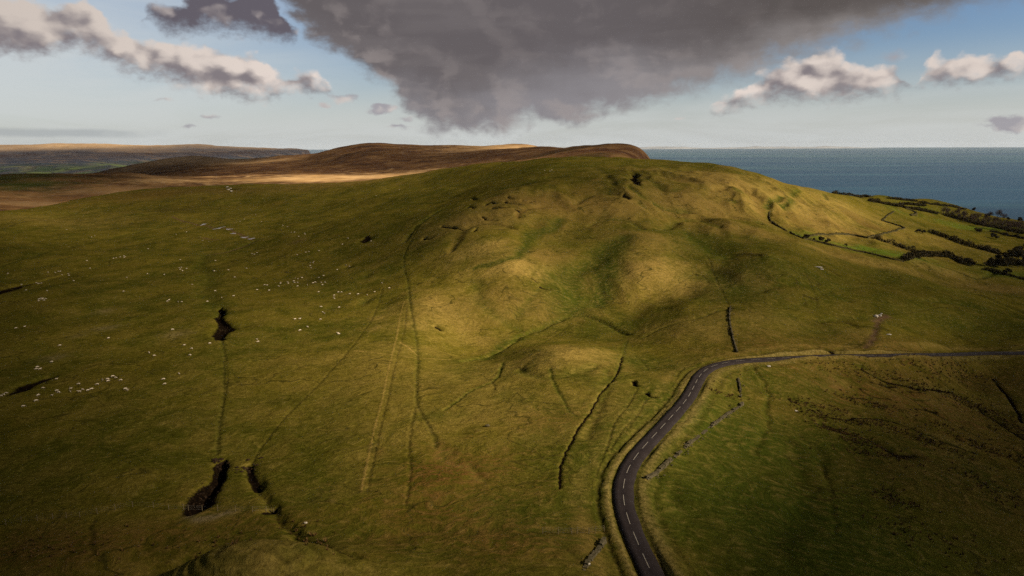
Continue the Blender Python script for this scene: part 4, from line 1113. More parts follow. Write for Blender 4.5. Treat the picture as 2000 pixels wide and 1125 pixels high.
# ------------------------------------------------------------------ unseen clouds added overhead (above and behind the eye), thickness shaped to pattern the sunlight
LIGHT = [  # (pixel on the ground, share of the sun wanted there)
    (0, 1120, 0.03), (250, 1110, 0.10), (500, 1115, 0.26), (750, 1110, 0.40), (1000, 1115, 0.42), (1250, 1115, 0.36), (1500, 1115, 0.18), (1750, 1115, 0.06), (2000, 1115, .04),
    (0, 950, 0.06), (250, 950, 0.18), (500, 950, 0.40), (750, 950, 0.62), (1000, 950, 0.66), (1250, 950, 0.58), (1500, 950, 0.44), (1750, 950, 0.20), (2000, 950, 0.06),
    (0, 800, 0.10), (250, 800, 0.24), (500, 800, 0.50), (750, 800, 0.66), (1000, 800, 0.80), (1250, 800, 0.75), (1500, 800, 0.58), (1750, 800, 0.44), (2000, 800, 0.16),
    (0, 680, 0.13), (250, 680, 0.36), (500, 680, 0.60), (750, 680, 0.75), (950, 680, 0.95), (1150, 690, 1.00), (1300, 680, 0.75), (1500, 670, 0.50), (1750, 660, 0.40), (2000, 660, 0.30),
    (0, 590, 0.13), (250, 590, 0.34), (500, 590, 0.48), (700, 590, 0.64), (850, 610, .98), (950, 620, .80), (1000, 530, 1.0), (1120, 560, .60), (1180, 520, 0.65), (1270, 530, .80), (1370, 560, .80), (1440, 560, .42), (1600, 580, .32), (1800, 580, .24), (2000, 580, .20),
    (0, 500, 0.16), (250, 490, 0.34), (500, 490, .36), (700, 490, .36), (800, 480, 0.50), (900, 480, .72), (950, 420, .55), (1060, 460, .55), (1080, 400, .50), (1200, 420, .55), (1300, 440, .48), (1400, 480, .38), (1500, 470, .44), (1700, 490, 0.62), (1850, 530, 0.50), (2000, 500, 0.40),
    (0, 430, .48), (250, 430, 0.42), (500, 430, 0.42), (700, 420, 0.42), (850, 400, 0.38), (950, 365, .32), (1100, 345, .40), (1250, 345, .45), (1350, 360, .70), (1430, 350, .95), (1430, 390, .75), (1550, 400, .70), (1650, 420, 0.75), (1800, 440, 0.58), (1950, 440, 0.40),
    (150, 400, .50), (400, 372, .34), (600, 365, .45), (740, 355, .60), (900, 335, .42), (1060, 312, .50), (1180, 312, .45), (1330, 320, .55), (1500, 350, .80), (1620, 376, .70), (1760, 392, 0.50), (1950, 420, 0.36),
]
LIGHT_FAR = [  # (X, Y, share) on the moor
    (-900, 1150, .22), (-500, 1150, .35), (-560, 1350, .55), (-350, 1500, 1.0), (-150, 1500, 1.0), (-650, 1600, .9), (0, 1600, .8), (-1100, 1500, .15), (-1300, 1250, .2), (-900, 1800, .25), (-400, 2100, .28), (0, 2000, .30), (-600, 2600, .45), (-200, 2600, .5), (-1100, 2600, .6), (-900, 3000, .75),
    (0, 2850, 1.0), (150, 2700, .9), (-150, 2750, .5), (150, 1800, .32), (300, 1750, .38), (500, 1700, .4), (250, 1450, .3), (-1500, 3200, .3), (0, 3400, .8), (600, 1000, .5), (900, 1200, .4), (400, 3400, 1), (-1800, 2200, .4),
]
CLOUD_BASE = 900.0           # above the eye
CLOUD_DENSITY = 0.2


def added_shade_clouds():
    X, Y, z = march([p[0] for p in LIGHT], [p[1] for p in LIGHT], base_hill)
    pts = [(x, y, s) for x, y, (_, _, s) in zip(X, Y, LIGHT)] + LIGHT_FAR
    pu = np.array([p[0] / p[1] for p in pts])
    pw = np.array([math.log(p[1]) for p in pts])
    ps = np.array([1.0 * math.log(min(1.0, 1.08 * max(p[2], 0.03))) for p in pts])
    light = Grid(TPS(pu, pw, ps, 2e-3), -1.3, 1.3, 75, 3600, 260)
    kx, ky = math.sin(SUN_AZ) / math.tan(SUN_EL), math.cos(SUN_AZ) / math.tan(SUN_EL)
    h = CLOUD_BASE + 60.0
    xs = np.concatenate([np.arange(-4000, 600, 50.0), np.arange(600, 3000, 12.0), np.arange(3000, 5200, 50.0)])
    ys = np.concatenate([np.arange(-4200, -1200, 50.0), np.arange(-1200, 900, 12.0), np.arange(900, 3000, 25.0)])
    XD, YD = np.meshgrid(xs, ys)
    gx, gy = XD - h * kx, YD - h * ky
    T = np.exp(light(gx, np.maximum(gy, 40.0)))
    T = np.clip(T, 0.03, 1.0)
    t = -np.log(T) / CLOUD_DENSITY
    t *= 1 + 0.16 * perlin(XD, YD, 160, 61) + 0.10 * perlin(XD, YD, 60, 62)
    t *= math.sin(SUN_EL)
    # thick part added overhead and to the west to dim the skylight
    skylight_dimmer = np.clip((650 - XD) / 500, 0, 1)
    skylight_dimmer = np.maximum(skylight_dimmer, np.clip((-900 - YD) / 400, 0, 1))
    skylight_dimmer = skylight_dimmer * skylight_dimmer * (3 - 2 * skylight_dimmer)
    t = t + skylight_dimmer * (11 * (1 + 0.25 * perlin(XD, YD, 300, 64)))
    # rims thin out to nothing
    e = np.minimum(np.minimum(XD - xs[0], xs[-1] - XD) / 700.0, np.minimum(YD - ys[0], ys[-1] - YD) / 400.0)
    e = np.clip(e, 0, 1)
    t = np.maximum(t * e * e * (3 - 2 * e), 0.05)
    nr, nc = XD.shape
    wave = perlin(XD, YD, 420, 63) * 14
    zb = CLOUD_BASE + wave
    co = np.concatenate([np.stack([XD.ravel(), YD.ravel(), (zb + ZO).ravel()], 1), np.stack([XD.ravel(), YD.ravel(), (zb + t + ZO).ravel()], 1)])
    N = nr * nc
    i = np.arange((nr - 1) * (nc - 1))
    r, c = i // (nc - 1), i % (nc - 1)
    a = r * nc + c
    bot = np.stack([a, a + nc, a + nc + 1, a + 1], 1)
    top = np.stack([a, a + 1, a + nc + 1, a + nc], 1) + N
    def side(idx):
        p, q = idx[:-1], idx[1:]
        return np.stack([p, q, q + N, p + N], 1)
    s = np.concatenate([side(np.arange(nc)), side(np.arange(nr) * nc + nc - 1), side((np.arange(nc) + (nr - 1) * nc)[::-1]), side((np.arange(nr) * nc)[::-1])])
    q = np.concatenate([bot, top, s]).astype(np.int32)
    me = bpy.data.meshes.new('added_shade_clouds')
    me.vertices.add(len(co))
    me.vertices.foreach_set('co', co.astype(np.float32).ravel())
    me.loops.add(q.size)
    me.loops.foreach_set('vertex_index', q.ravel())
    me.polygons.add(len(q))
    me.polygons.foreach_set('loop_start', np.arange(0, q.size, 4, dtype=np.int32))
    me.polygons.foreach_set('loop_total', np.full(len(q), 4, dtype=np.int32))
    me.update(calc_edges=True)
    me.shade_smooth()
    m = bpy.data.materials.new('added_shade_mist')
    m.use_nodes = True
    m.node_tree.nodes.clear()
    v = m.node_tree.nodes.new('ShaderNodeVolumePrincipled')
    v.inputs['Color'].default_value = (0.45, 0.45, 0.46, 1)
    v.inputs['Density'].default_value = CLOUD_DENSITY
    v.inputs['Anisotropy'].default_value = 0.3
    out = m.node_tree.nodes.new('ShaderNodeOutputMaterial')
    m.node_tree.links.new(v.outputs[0], out.inputs['Volume'])
    o = link('added_shade_clouds', me, m)
    o['kind'] = 'structure'


added_shade_clouds()


# ------------------------------------------------------------------ small mesh builders
class MB:
    """collects vertices and faces of one mesh"""
    def __init__(s):
        s.v, s.f, s.mi = [], [], []

    def add(s, V, F, mi=0):
        k = len(s.v)
        s.v += [tuple(map(float, p)) for p in V]
        s.f += [tuple(int(i) + k for i in f) for f in F]
        s.mi += [mi] * len(F)

    def box(s, c, size, rz=0.0, jit=0.0, mi=0, tilt=0.0):
        x, y, z = size[0] / 2, size[1] / 2, size[2] / 2
        P = np.array([[-x, -y, -z], [x, -y, -z], [x, y, -z], [-x, y, -z], [-x, -y, z], [x, -y, z], [x, y, z], [-x, y, z]])
        if jit:
            P = P * (1 + rng.uniform(-jit, jit, P.shape))
        if tilt:
            a = rng.uniform(-tilt, tilt)
            P = P @ np.array([[math.cos(a), 0, math.sin(a)], [0, 1, 0], [-math.sin(a), 0, math.cos(a)]])
        ca, sa = math.cos(rz), math.sin(rz)
        P = P @ np.array([[ca, sa, 0], [-sa, ca, 0], [0, 0, 1]]) + np.array(c)
        s.add(P, [(0, 3, 2, 1), (4, 5, 6, 7), (0, 1, 5, 4), (1, 2, 6, 5), (2, 3, 7, 6), (3, 0, 4, 7)], mi)

    def rock(s, c, size, seed, mi=0):
        bm = bmesh.new()
        bmesh.ops.create_icosphere(bm, subdivisions=2, radius=0.5)
        V = np.array([v.co[:] for v in bm.verts])
        F = [[v.index for v in f.verts] for f in bm.faces]
        bm.free()
        r = np.random.default_rng(seed)
        for _ in range(7):                       # chop flat faces
            n = r.normal(size=3)
            n /= np.linalg.norm(n)
            d = V @ n
            lim = r.uniform(0.27, 0.42)
            V = V - np.maximum(d - lim, 0)[:, None] * n
        V = V * np.array(size) + np.array(c)
        s.add(V, F, mi)

    def tube(s, P, rad, n=6, mi=0):
        P = np.asarray(P, float)
        rad = np.broadcast_to(rad, len(P))
        V, F = [], []
        for i, p in enumerate(P):
            t = P[min(i + 1, len(P) - 1)] - P[max(i - 1, 0)]
            t = t / (np.linalg.norm(t) + 1e-9)
            a = np.cross(t, (0, 0, 1.0) if abs(t[2]) < 0.9 else (1.0, 0, 0))
            a /= np.linalg.norm(a)
            b = np.cross(t, a)
            for k in range(n):
                w = 2 * math.pi * k / n
                V.append(p + rad[i] * (a * math.cos(w) + b * math.sin(w)))
        for i in range(len(P) - 1):
            for k in range(n):
                F.append((i * n + k, i * n + (k + 1) % n, (i + 1) * n + (k + 1) % n, (i + 1) * n + k))
        F.append(tuple(range(n - 1, -1, -1)))
        F.append(tuple((len(P) - 1) * n + k for k in range(n)))
        s.add(V, F, mi)

    def leaves(s, C, size, mi=0, flat=0.0):
        """one small bent leaf cluster per centre"""
        C = np.asarray(C)
        n = len(C)
        a = rng.normal(size=(n, 3))
        a[:, 2] *= 1 - flat
        a /= np.linalg.norm(a, axis=1)[:, None]
        b = np.cross(a, rng.normal(size=(n, 3)))
        b /= np.linalg.norm(b, axis=1)[:, None]
        sz = size * rng.uniform(0.6, 1.5, (n, 1))
        c2 = np.cross(a, b) * sz * 0.25
        q = np.stack([C - a * sz - b * sz * 0.6, C + a * sz * 0.9 - b * sz * 0.5 + c2, C + a * sz + b * sz * 0.6, C - a * sz * 0.8 + b * sz * 0.6 + c2], 1).reshape(-1, 3)
        k = len(s.v)
        s.v += [tuple(map(float, p)) for p in q]
        s.f += [(k + 4 * i, k + 4 * i + 1, k + 4 * i + 2, k + 4 * i + 3) for i in range(n)]
        s.mi += [mi] * n

    def build(s, name, mats, parent=None, smooth=False):
        me = bpy.data.meshes.new(name)
        me.from_pydata(s.v, [], s.f)
        for m in (mats if isinstance(mats, (list, tuple)) else [mats]):
            me.materials.append(m)
        me.polygons.foreach_set('material_index', s.mi)
        if smooth:
            me.shade_smooth()
        me.update()
        return link(name, me, None, parent)


def tag(o, label, cat, group=None):
    o['label'] = label
    o['category'] = cat
    if group:
        o['group'] = group
    return o


def empty(name, loc, label, cat, group=None, rz=0.0):
    o = bpy.data.objects.new(name, None)
    COL.objects.link(o)
    o.location = loc
    o.rotation_euler = (0, 0, rz)
    o.empty_display_size = 0.3
    return tag(o, label, cat, group)


def noisy(name, c1, c2, scale, rough=0.9, c3=None, bump=0.0, spec=0.15):
    m, t, b = mat(name)
    pos = t.n.new('ShaderNodeNewGeometry').outputs['Position']
    n = t.noise(pos, scale, 5, 0.6, dims='3D')
    c = t.mix(t.mr(n, 0.35, 0.65), c1, c2)
    if c3:
        c = t.mix(t.m('MULTIPLY', t.mr(t.noise(pos, scale * 4.3, 4, 0.6, dims='3D'), 0.5, 0.68), 0.8), c, c3)
    t.put(b.inputs['Base Color'], c)
    b.inputs['Roughness'].default_value = rough
    b.inputs['Specular IOR Level'].default_value = spec
    if bump:
        bp = t.n.new('ShaderNodeBump')
        bp.inputs['Strength'].default_value = 0.7
        bp.inputs['Distance'].default_value = bump
        t.put(bp.inputs['Height'], n)
        t.put(b.inputs['Normal'], bp.outputs[0])
    return m


M_ASPH = noisy('asphalt', (0.040, 0.034, 0.040), (0.060, 0.051, 0.056), 0.8, 0.85, (0.032, 0.027, 0.032), 0.01, 0.3)
M_PAINT = noisy('road_paint', (0.38, 0.36, 0.33), (0.54, 0.52, 0.48), 3.0, 0.7)
M_STONE = noisy('field_stone', (0.070, 0.062, 0.036), (0.145, 0.125, 0.080), 1.6, 0.95, (0.044, 0.042, 0.014), 0.05)
M_PALE = noisy('pale_rock', (0.46, 0.43, 0.39), (0.62, 0.58, 0.53), 1.4, 0.9, (0.33, 0.29, 0.23), 0.05)
M_SCREE = noisy('dark_scree', (0.014, 0.009, 0.006), (0.042, 0.026, 0.015), 0.9, 0.95, (0.022, 0.014, 0.010), 0.1)
M_WOOD = noisy('weathered_post', (0.12, 0.10, 0.06), (0.20, 0.165, 0.105), 6.0, 0.9)
M_WIRE = noisy('fence_wire', (0.20, 0.20, 0.20), (0.30, 0.30, 0.30), 4.0, 0.5)
M_HEDGE = noisy('hedge_leaf', (0.028, 0.025, 0.010), (0.062, 0.050, 0.018), 0.5, 0.9, (0.105, 0.072, 0.032))
M_TWIG = noisy('bare_twig', (0.075, 0.052, 0.044), (0.125, 0.088, 0.072), 0.4, 0.9, (0.050, 0.036, 0.032))
M_BARK = noisy('bark', (0.05, 0.04, 0.03), (0.09, 0.07, 0.055), 2.0, 0.95)
M_BANK = noisy('turf_bank', (0.030, 0.028, 0.009), (0.058, 0.050, 0.015), 0.4, 0.95, (0.085, 0.066, 0.024), 0.1)
M_RUSH = noisy('rush_blade', (0.080, 0.048, 0.018), (0.190, 0.115, 0.042), 0.25, 0.9, (0.036, 0.024, 0.011))
M_WOOL = noisy('wool', (0.58, 0.51, 0.42), (0.72, 0.64, 0.54), 9.0, 0.95)
M_FACE = noisy('sheep_face', (0.30, 0.24, 0.19), (0.42, 0.34, 0.27), 9.0, 0.9)
M_WATER = noisy('puddle_water', (0.26, 0.22, 0.20), (0.36, 0.32, 0.30), 0.5, 0.22, spec=0.25)  # pale base colour stands in for the sky's glint on water


def at(px, py):
    X, Y, z = march(px, py, hill)
    return [(float(a), float(b), float(c) + ZO) for a, b, c in zip(X, Y, z)]


def on_hill(P):
    """ground height under (n, 2) points"""
    P = np.asarray(P)
    return np.concatenate([P[:, :2], (hill(P[:, 0], P[:, 1]) + ZO)[:, None]], 1)


# ------------------------------------------------------------------ road
def build_road():
    P = ROAD
    t = np.gradient(P[:, :2], axis=0)
    t /= np.linalg.norm(t, axis=1)[:, None]
    nrm = np.stack([t[:, 1], -t[:, 0]], 1)
    offs = np.array([-1.9, -1.6, -0.85, 0.0, 0.85, 1.6, 1.9])
    dz = np.array([-0.55, 0.0, 0.02, 0.03, 0.02, 0.0, -0.55])
    ragged = perlin(np.arange(len(P)) * 1.0, np.zeros(len(P)), 3.0, 71) * 0.12
    ragged2 = perlin(np.arange(len(P)) * 1.0, np.zeros(len(P)), 3.0, 72) * 0.14
    X = P[:, 0:1] + nrm[:, 0:1] * offs
    Y = P[:, 1:2] + nrm[:, 1:2] * offs
    for k, rg in ((0, ragged), (1, ragged), (5, -ragged2), (6, -ragged2)):
        X[:, k] += nrm[:, 0] * -rg
        Y[:, k] += nrm[:, 1] * -rg
    Z = P[:, 2:3] + dz + ZO
    m, tr, b = mat('road_asphalt')
    pos = tr.n.new('ShaderNodeNewGeometry').outputs['Position']
    worn = tr.attr('wheel')
    c = tr.mix(tr.mr(tr.noise(pos, 0.5, 5, 0.6), 0.35, 0.65), (0.021, 0.0165, 0.0195), (0.031, 0.025, 0.028))
    c = tr.mix(tr.m('MULTIPLY', worn, 0.6), c, (0.042, 0.034, 0.037))
    c = tr.mix(tr.m('MULTIPLY', tr.mr(tr.noise(pos, 0.08, 4, 0.6), 0.55, 0.6), 0.5), c, (0.034, 0.028, 0.033))
    c = tr.v('SCALE', c, scale=tr.mr(tr.noise(pos, 4.0, 4, 0.7), 0.3, 0.7, 0.8, 1.2, 'LINEAR'))
    tr.put(b.inputs['Base Color'], c)
    b.inputs['Roughness'].default_value = 0.8
    wheel = np.tile(np.array([0, 0, 1.0, 0, 1.0, 0, 0]), (len(P), 1))
    road = grid_mesh('road', X[:, ::-1], Y[:, ::-1], Z[:, ::-1], {'wheel': wheel[:, ::-1]}, m, True)
    road['kind'] = 'structure'
    # dashes, each 4 m long with 2 m gaps
    s = np.concatenate([[0], np.cumsum(np.linalg.norm(np.diff(P, axis=0), axis=1))])
    k = 0
    d0 = 1.5
    while d0 + 4 < min(s[-1], 330):
        tt = np.linspace(d0, d0 + 3.6, 5)
        Q = np.stack([np.interp(tt, s, P[:, j]) for j in range(3)], 1)
        g = np.gradient(Q[:, :2], axis=0)
        g /= np.linalg.norm(g, axis=1)[:, None]
        n2 = np.stack([g[:, 1], -g[:, 0]], 1) * 0.038
        mb = MB()
        V = []
        for j in range(5):
            V += [(Q[j, 0] - n2[j, 0], Q[j, 1] - n2[j, 1], Q[j, 2] + 0.045 + ZO), (Q[j, 0] + n2[j, 0], Q[j, 1] + n2[j, 1], Q[j, 2] + 0.045 + ZO)]
        mb.add(V, [(2 * j, 2 * j + 1, 2 * j + 3, 2 * j + 2) for j in range(4)])
        mb.build('lane_dash', M_PAINT, road)
        d0 += 5.9
        k += 1


build_road()


# ------------------------------------------------------------------ sheep
def sheep_mesh(graze, seed):
    """one continuous skinned body: spine, neck, head, ears, four jointed legs, tail"""
    r = np.random.default_rng(seed)
    head = Vector((0.98, 0.06, 0.30)) if graze else Vector((0.90, 0.08, 0.98))
    neck = Vector((0.72, 0.02, 0.55)) if graze else Vector((0.66, 0.03, 0.80))
    muzz = head + (Vector((0.14, 0.0, -0.14)) if graze else Vector((0.19, 0.02, -0.07)))
    V = [(-0.10, 0, 0.62), (-0.46, 0, 0.64), (0.22, 0, 0.63), (0.48, 0, 0.66), neck, head, muzz, (-0.66, 0, 0.56), (-0.70, 0, 0.36)]
    rad = [0.265, 0.245, 0.27, 0.225, 0.12, 0.085, 0.052, 0.07, 0.035]
    E = [(0, 1), (0, 2), (2, 3), (3, 4), (4, 5), (5, 6), (1, 7), (7, 8)]
    for base, x, kx, hx in ((1, -0.46, -0.40, -0.52), (3, 0.44, 0.45, 0.42)):
        for sy in (-1, 1):
            step = r.uniform(-0.07, 0.07)
            k = len(V)
            V += [(x, 0.13 * sy, 0.44), (kx + step * 0.4, 0.14 * sy, 0.28), (hx + step, 0.135 * sy, 0.14), (hx + step + 0.03, 0.135 * sy, 0.0)]
            rad += [0.10, 0.055, 0.038, 0.036]
            E += [(base, k), (k, k + 1), (k + 1, k + 2), (k + 2, k + 3)]
    for sy in (-1, 1):
        k = len(V)
        V.append((head[0] - 0.03, head[1] + 0.15 * sy, head[2] + 0.05))
        rad.append(0.022)
        E.append((5, k))
    me = bpy.data.meshes.new('sheep_skeleton')
    me.from_pydata([tuple(v) for v in V], E, [])
    o = bpy.data.objects.new('sheep_skeleton', me)
    COL.objects.link(o)
    sk = o.modifiers.new('skin', 'SKIN')
    for d, rr in zip(me.skin_vertices[0].data, rad):
        d.radius = (rr, rr)
    me.skin_vertices[0].data[0].use_root = True
    su = o.modifiers.new('sub', 'SUBSURF')
    su.levels = su.render_levels = 1
    dg = bpy.context.evaluated_depsgraph_get()
    out = bpy.data.meshes.new_from_object(o.evaluated_get(dg))
    bpy.data.objects.remove(o)
    out.name = 'sheep'
    out.materials.clear()
    out.materials.append(M_WOOL)
    out.materials.append(M_FACE)
    hd = (head - neck).normalized()
    for p in out.polygons:
        c = p.center
        face = (Vector(c) - neck).dot(hd) > 0.10 and c[0] > 0.7
        p.material_index = 1 if face or c[2] < 0.27 and not (graze and c[0] > 0.7) else 0
    # fleece: lumpy flanks
    for v in out.vertices:
        if v.co.z > 0.38 and v.co.x < 0.62:
            k = 1 + 0.06 * math.sin(23 * v.co.x + 5 * v.co.y + seed) * math.sin(19 * v.co.z + 11 * v.co.y)
            v.co.y *= k
            v.co.z = 0.62 + (v.co.z - 0.62) * k
    out.shade_smooth()
    return out


# each flock: (where the flock is, [pixels])
FLOCKS = [
    ("above the dark gully at the left edge", [(12, 768), (7, 771.4), (2, 773.6), (72.6, 717.4), (71, 721), (78, 721.4), (101, 707), (110, 740.6)]),
    ("below the dark gully at the left edge", [(83.6, 758), (74.4, 772.6), (70, 783), (45, 794), (101.4, 772.4), (110.6, 763.4), (114.6, 766.8)]),
    ("in the long file past the dark left gully", [(138, 759.4), (137, 765), (153.8, 750.4), (155, 765.4), (161, 761), (171.6, 762.8), (178.6, 760.4), (190, 751), (200, 742), (209.6, 741), (210.8, 744.6), (220, 735.6), (225.4, 738), (236, 742.8), (244.6, 760), (248.4, 762.4)]),
    ("scattered downhill left of the round peat hollow", [(319.4, 741), (322, 750), (349.4, 730), (371, 694), (374.4, 681), (359.6, 674.4), (291, 689), (301, 694.8), (336.6, 644), (409.6, 670.7)]),
    ("grazing alone on the left slope under the flock", [(31, 641), (48, 638), (212, 660.6), (117, 675)]),
    ("bunched in the tight huddle below the peat bank", [(76, 584.4), (80, 581.6), (81.6, 584.4), (84, 583), (86, 586.4), (89, 583.6), (75.4, 587.6)]),
    ("along the peat bank track at far left", [(16, 534), (94, 531.4), (108, 532.4), (113.4, 530), (117.6, 530), (121, 537), (133, 534.6), (134.4, 537.6), (144, 548.4), (42, 555.6), (71, 552), (75, 554), (80.4, 552.8), (51, 566.6), (92.4, 567.6)]),
    ("above the dark track across the left pasture", [(170, 509), (176, 524), (179, 462.4), (184.8, 460.4), (221.6, 504.6), (227, 503.4), (235, 502), (242, 500), (244.4, 501), (242.4, 503), (130, 448)]),
    ("below the dark track in mid pasture", [(247.4, 541.6), (288, 534.4), (320.8, 536), (241, 569), (350, 522.6), (354, 522), (352, 526), (356.4, 529), (364, 524.4), (375, 555.6), (327, 588.4), (330, 586), (347.6, 589.4), (354.8, 589.6), (352, 507)]),
    ("beside the muddy puddled track", [(367, 471), (344, 457.6), (396, 469.6), (364, 452.6), (289, 485.6), (408, 471), (499, 418), (510.7, 432.5), (477.3, 427.5), (468.8, 432), (458, 436), (462, 433)]),
    ("uphill along the dark trod beyond the puddles", [(552.5, 440), (561.6, 442.4), (568.8, 453.3), (575, 453.3), (583.5, 461.3), (594.7, 455.5), (596, 457.6), (680, 465.3), (668.5, 477), (724.8, 470.7)]),
    ("on the plain between track and main flock", [(492, 495), (496.8, 496.5), (502, 493.3), (580, 497.6), (597.3, 492.5), (603.5, 491.5), (622.7, 489.6), (421, 509), (481.3, 524), (446.4, 527), (418.7, 529.3), (458, 541.3)]),
    ("at the upper edge of the main flock", [(612.5, 510.4), (611.5, 512.8), (606, 512.8), (607.5, 523.2), (606, 519), (681.9, 520), (676, 518), (658.4, 526.7)]),
    ("in the left half of the main flock", [(576.5, 543), (582, 544.5), (590, 542.4), (574, 549), (575, 552), (580.5, 551.7), (562, 551.2), (563.2, 553.4), (547.7, 551.7), (547.5, 553.9), (544, 558.7), (516.5, 556.3), (521.6, 556.8), (502, 566), (525.3, 567.2), (581.3, 558.7)]),
    ("in the right half of the main flock", [(600, 556.8), (611.5, 552.5), (615.5, 551.2), (622.7, 541.9), (632, 538.4), (627, 551.7), (634.7, 551.5), (629.9, 556), (622.4, 570)]),
    ("in the scattered row right of the main flock", [(652.8, 576.5), (652, 580.5), (653, 583.2), (660.5, 570.7), (666.7, 570.4), (682.7, 574), (699.5, 574.4), (716.8, 576), (731.5, 570), (745.9, 553), (760, 562.4)]),
    ("downhill of the main flock", [(627.2, 599.2), (662.4, 600.3), (630, 609.6), (633.6, 612), (626, 623.7), (576.5, 623.5), (585.3, 623), (600, 638.4), (586, 645.3), (660, 650.4), (662, 652.5), (501.3, 663), (504, 667.5)]),
    ("strung out above the round peat hollow", [(420, 568), (404.8, 588.8), (432.8, 581.3), (456, 578)]),
    ("on the green plateau at the hilltop", [(1064, 333), (1074, 334), (1077.8, 332), (780, 370), (734.6, 382)]),
]
ORD = ['first', 'second', 'third', 'fourth', 'fifth', 'sixth', 'seventh', 'eighth', 'ninth', 'tenth', 'eleventh', 'twelfth', 'thirteenth', 'fourteenth', 'fifteenth', 'sixteenth']


def build_sheep():
    meshes = [sheep_mesh(True, 1), sheep_mesh(False, 2), sheep_mesh(True, 5)]
    allp = [(f, p) for f, (_, L) in enumerate(FLOCKS) for p in sorted(L)]
    W = at([p[0] for _, p in allp], [p[1] + 1.0 for _, p in allp])
    proto = None
    idx = {}
    for (f, p), w in zip(allp, W):
        idx[f] = idx.get(f, 0) + 1
        n = len(FLOCKS[f][1])
        k = idx[f] - 1
        me = meshes[int(rng.integers(0, 3))]
        if proto is None:
            o = bpy.data.objects.new('sheep', me)
            proto = o
        else:
            o = proto.copy()
            o.data = me
        COL.objects.link(o)
        o.location = w
        # they graze into the light or along the slope
        o.rotation_euler = (0, 0, R(float(rng.choice([25, 200, 10, 185, 330, 60]) + rng.uniform(-22, 22))))
        sc_ = float(rng.uniform(0.56, 0.70))
        o.scale = (sc_, sc_, sc_)
        place = 'leftmost' if k == 0 else ('rightmost' if k == n - 1 else ORD[k] + ' from left')
        tag(o, 'white sheep, %s of those %s' % (place, FLOCKS[f][0]), 'sheep', 'white sheep grazing over the left pasture')


build_sheep()


# ------------------------------------------------------------------ walls, banks, hedges, fences
def stone_wall(pix, h, w, label, name='stone_wall', gaps=0.0, course=0.28, y1=900):
    P = ground_line(pix, hill, 1, y1)
    P = resample(P, 0.25)
    g = on_hill(P)
    s = np.concatenate([[0], np.cumsum(np.linalg.norm(np.diff(P, axis=0), axis=1))])
    c0 = g[len(g) // 2]
    mb = MB()
    z = 0.0
    row = 0
    while z < h:
        ch = course * rng.uniform(0.85, 1.15)
        d = rng.uniform(0, 0.3)
        while d < s[-1]:
            ln = course * rng.uniform(1.2, 2.6)
            i = int(np.clip(np.searchsorted(s, d + ln / 2), 1, len(s) - 1))
            gap = perlin(np.array([d]), np.array([0.0]), 5.0, 81 + row // 2)[0]
            if gap > gaps + 0.22 * row:
                a = math.atan2(P[i, 1] - P[i - 1, 1], P[i, 0] - P[i - 1, 0])
                off = rng.uniform(-0.06, 0.06)
                mb.box((g[i, 0] - c0[0] - math.sin(a) * off, g[i, 1] - c0[1] + math.cos(a) * off, g[i, 2] - c0[2] + z + ch / 2 - 0.12),
                       (ln, w * rng.uniform(0.8, 1.15) * (1 - 0.18 * z / h), ch), a + rng.uniform(-0.08, 0.08), 0.12, 0, 0.08)
            d += ln * 1.02
        z += ch * 0.97
        row += 1
    if gaps:                                         # tumbled stones at its foot
        for _ in range(int(s[-1] * 0.9)):
            i = int(rng.integers(1, len(P)))
            sz = rng.uniform(0.2, 0.5)
            q = P[i] + rng.normal(size=2) * 0.9
            mb.rock((q[0] - c0[0], q[1] - c0[1], g[i, 2] - c0[2] + sz * 0.15), (sz * 1.3, sz, sz * 0.7), int(rng.integers(1e6)))
    o = mb.build(name, M_STONE)
    o.location = c0
    return tag(o, label, 'wall')


def field_bank(pix, h, w, label, y1=1200, m=None, name='field_bank', cat='bank', step=1.2):
    """a turfed stone bank: a lumpy raised ridge with ragged growth on top"""
    P = resample(ground_line(pix, hill, 1, y1), step)
    g = on_hill(P)
    c0 = g[len(g) // 2]
    t = np.gradient(P, axis=0)
    t /= np.linalg.norm(t, axis=1)[:, None] + 1e-9
    n = np.stack([-t[:, 1], t[:, 0]], 1)
    mb = MB()
    prof = [(-0.9, -0.3), (-0.62, 0.55), (-0.25, 0.98), (0.25, 1.0), (0.62, 0.5), (0.9, -0.3)]
    V = []
    for i in range(len(P)):
        for k, (a, b) in enumerate(prof):
            j = 1 + 0.35 * perlin(np.array([P[i, 0] + k]), np.array([P[i, 1] - k]), 2.2, 91)[0]
            q = P[i] + n[i] * a * w * j
            V.append((q[0] - c0[0], q[1] - c0[1], g[i, 2] - c0[2] + b * h * j))
    K = len(prof)
    F = [(i * K + k, i * K + k + 1, (i + 1) * K + k + 1, (i + 1) * K + k) for i in range(len(P) - 1) for k in range(K - 1)]
    mb.add(V, F, 0)
    C = []
    for i in range(len(P)):
        for _ in range(5):
            q = P[i] + t[i] * rng.uniform(-step, step) * 0.5 + n[i] * rng.normal() * w * 0.4
            C.append((q[0] - c0[0], q[1] - c0[1], g[i, 2] - c0[2] + h * rng.uniform(0.6, 1.35)))
    mb.leaves(C, 0.24, 0)
    o = mb.build(name, m or M_BANK, smooth=True)
    o.location = c0
    return tag(o, label, cat)


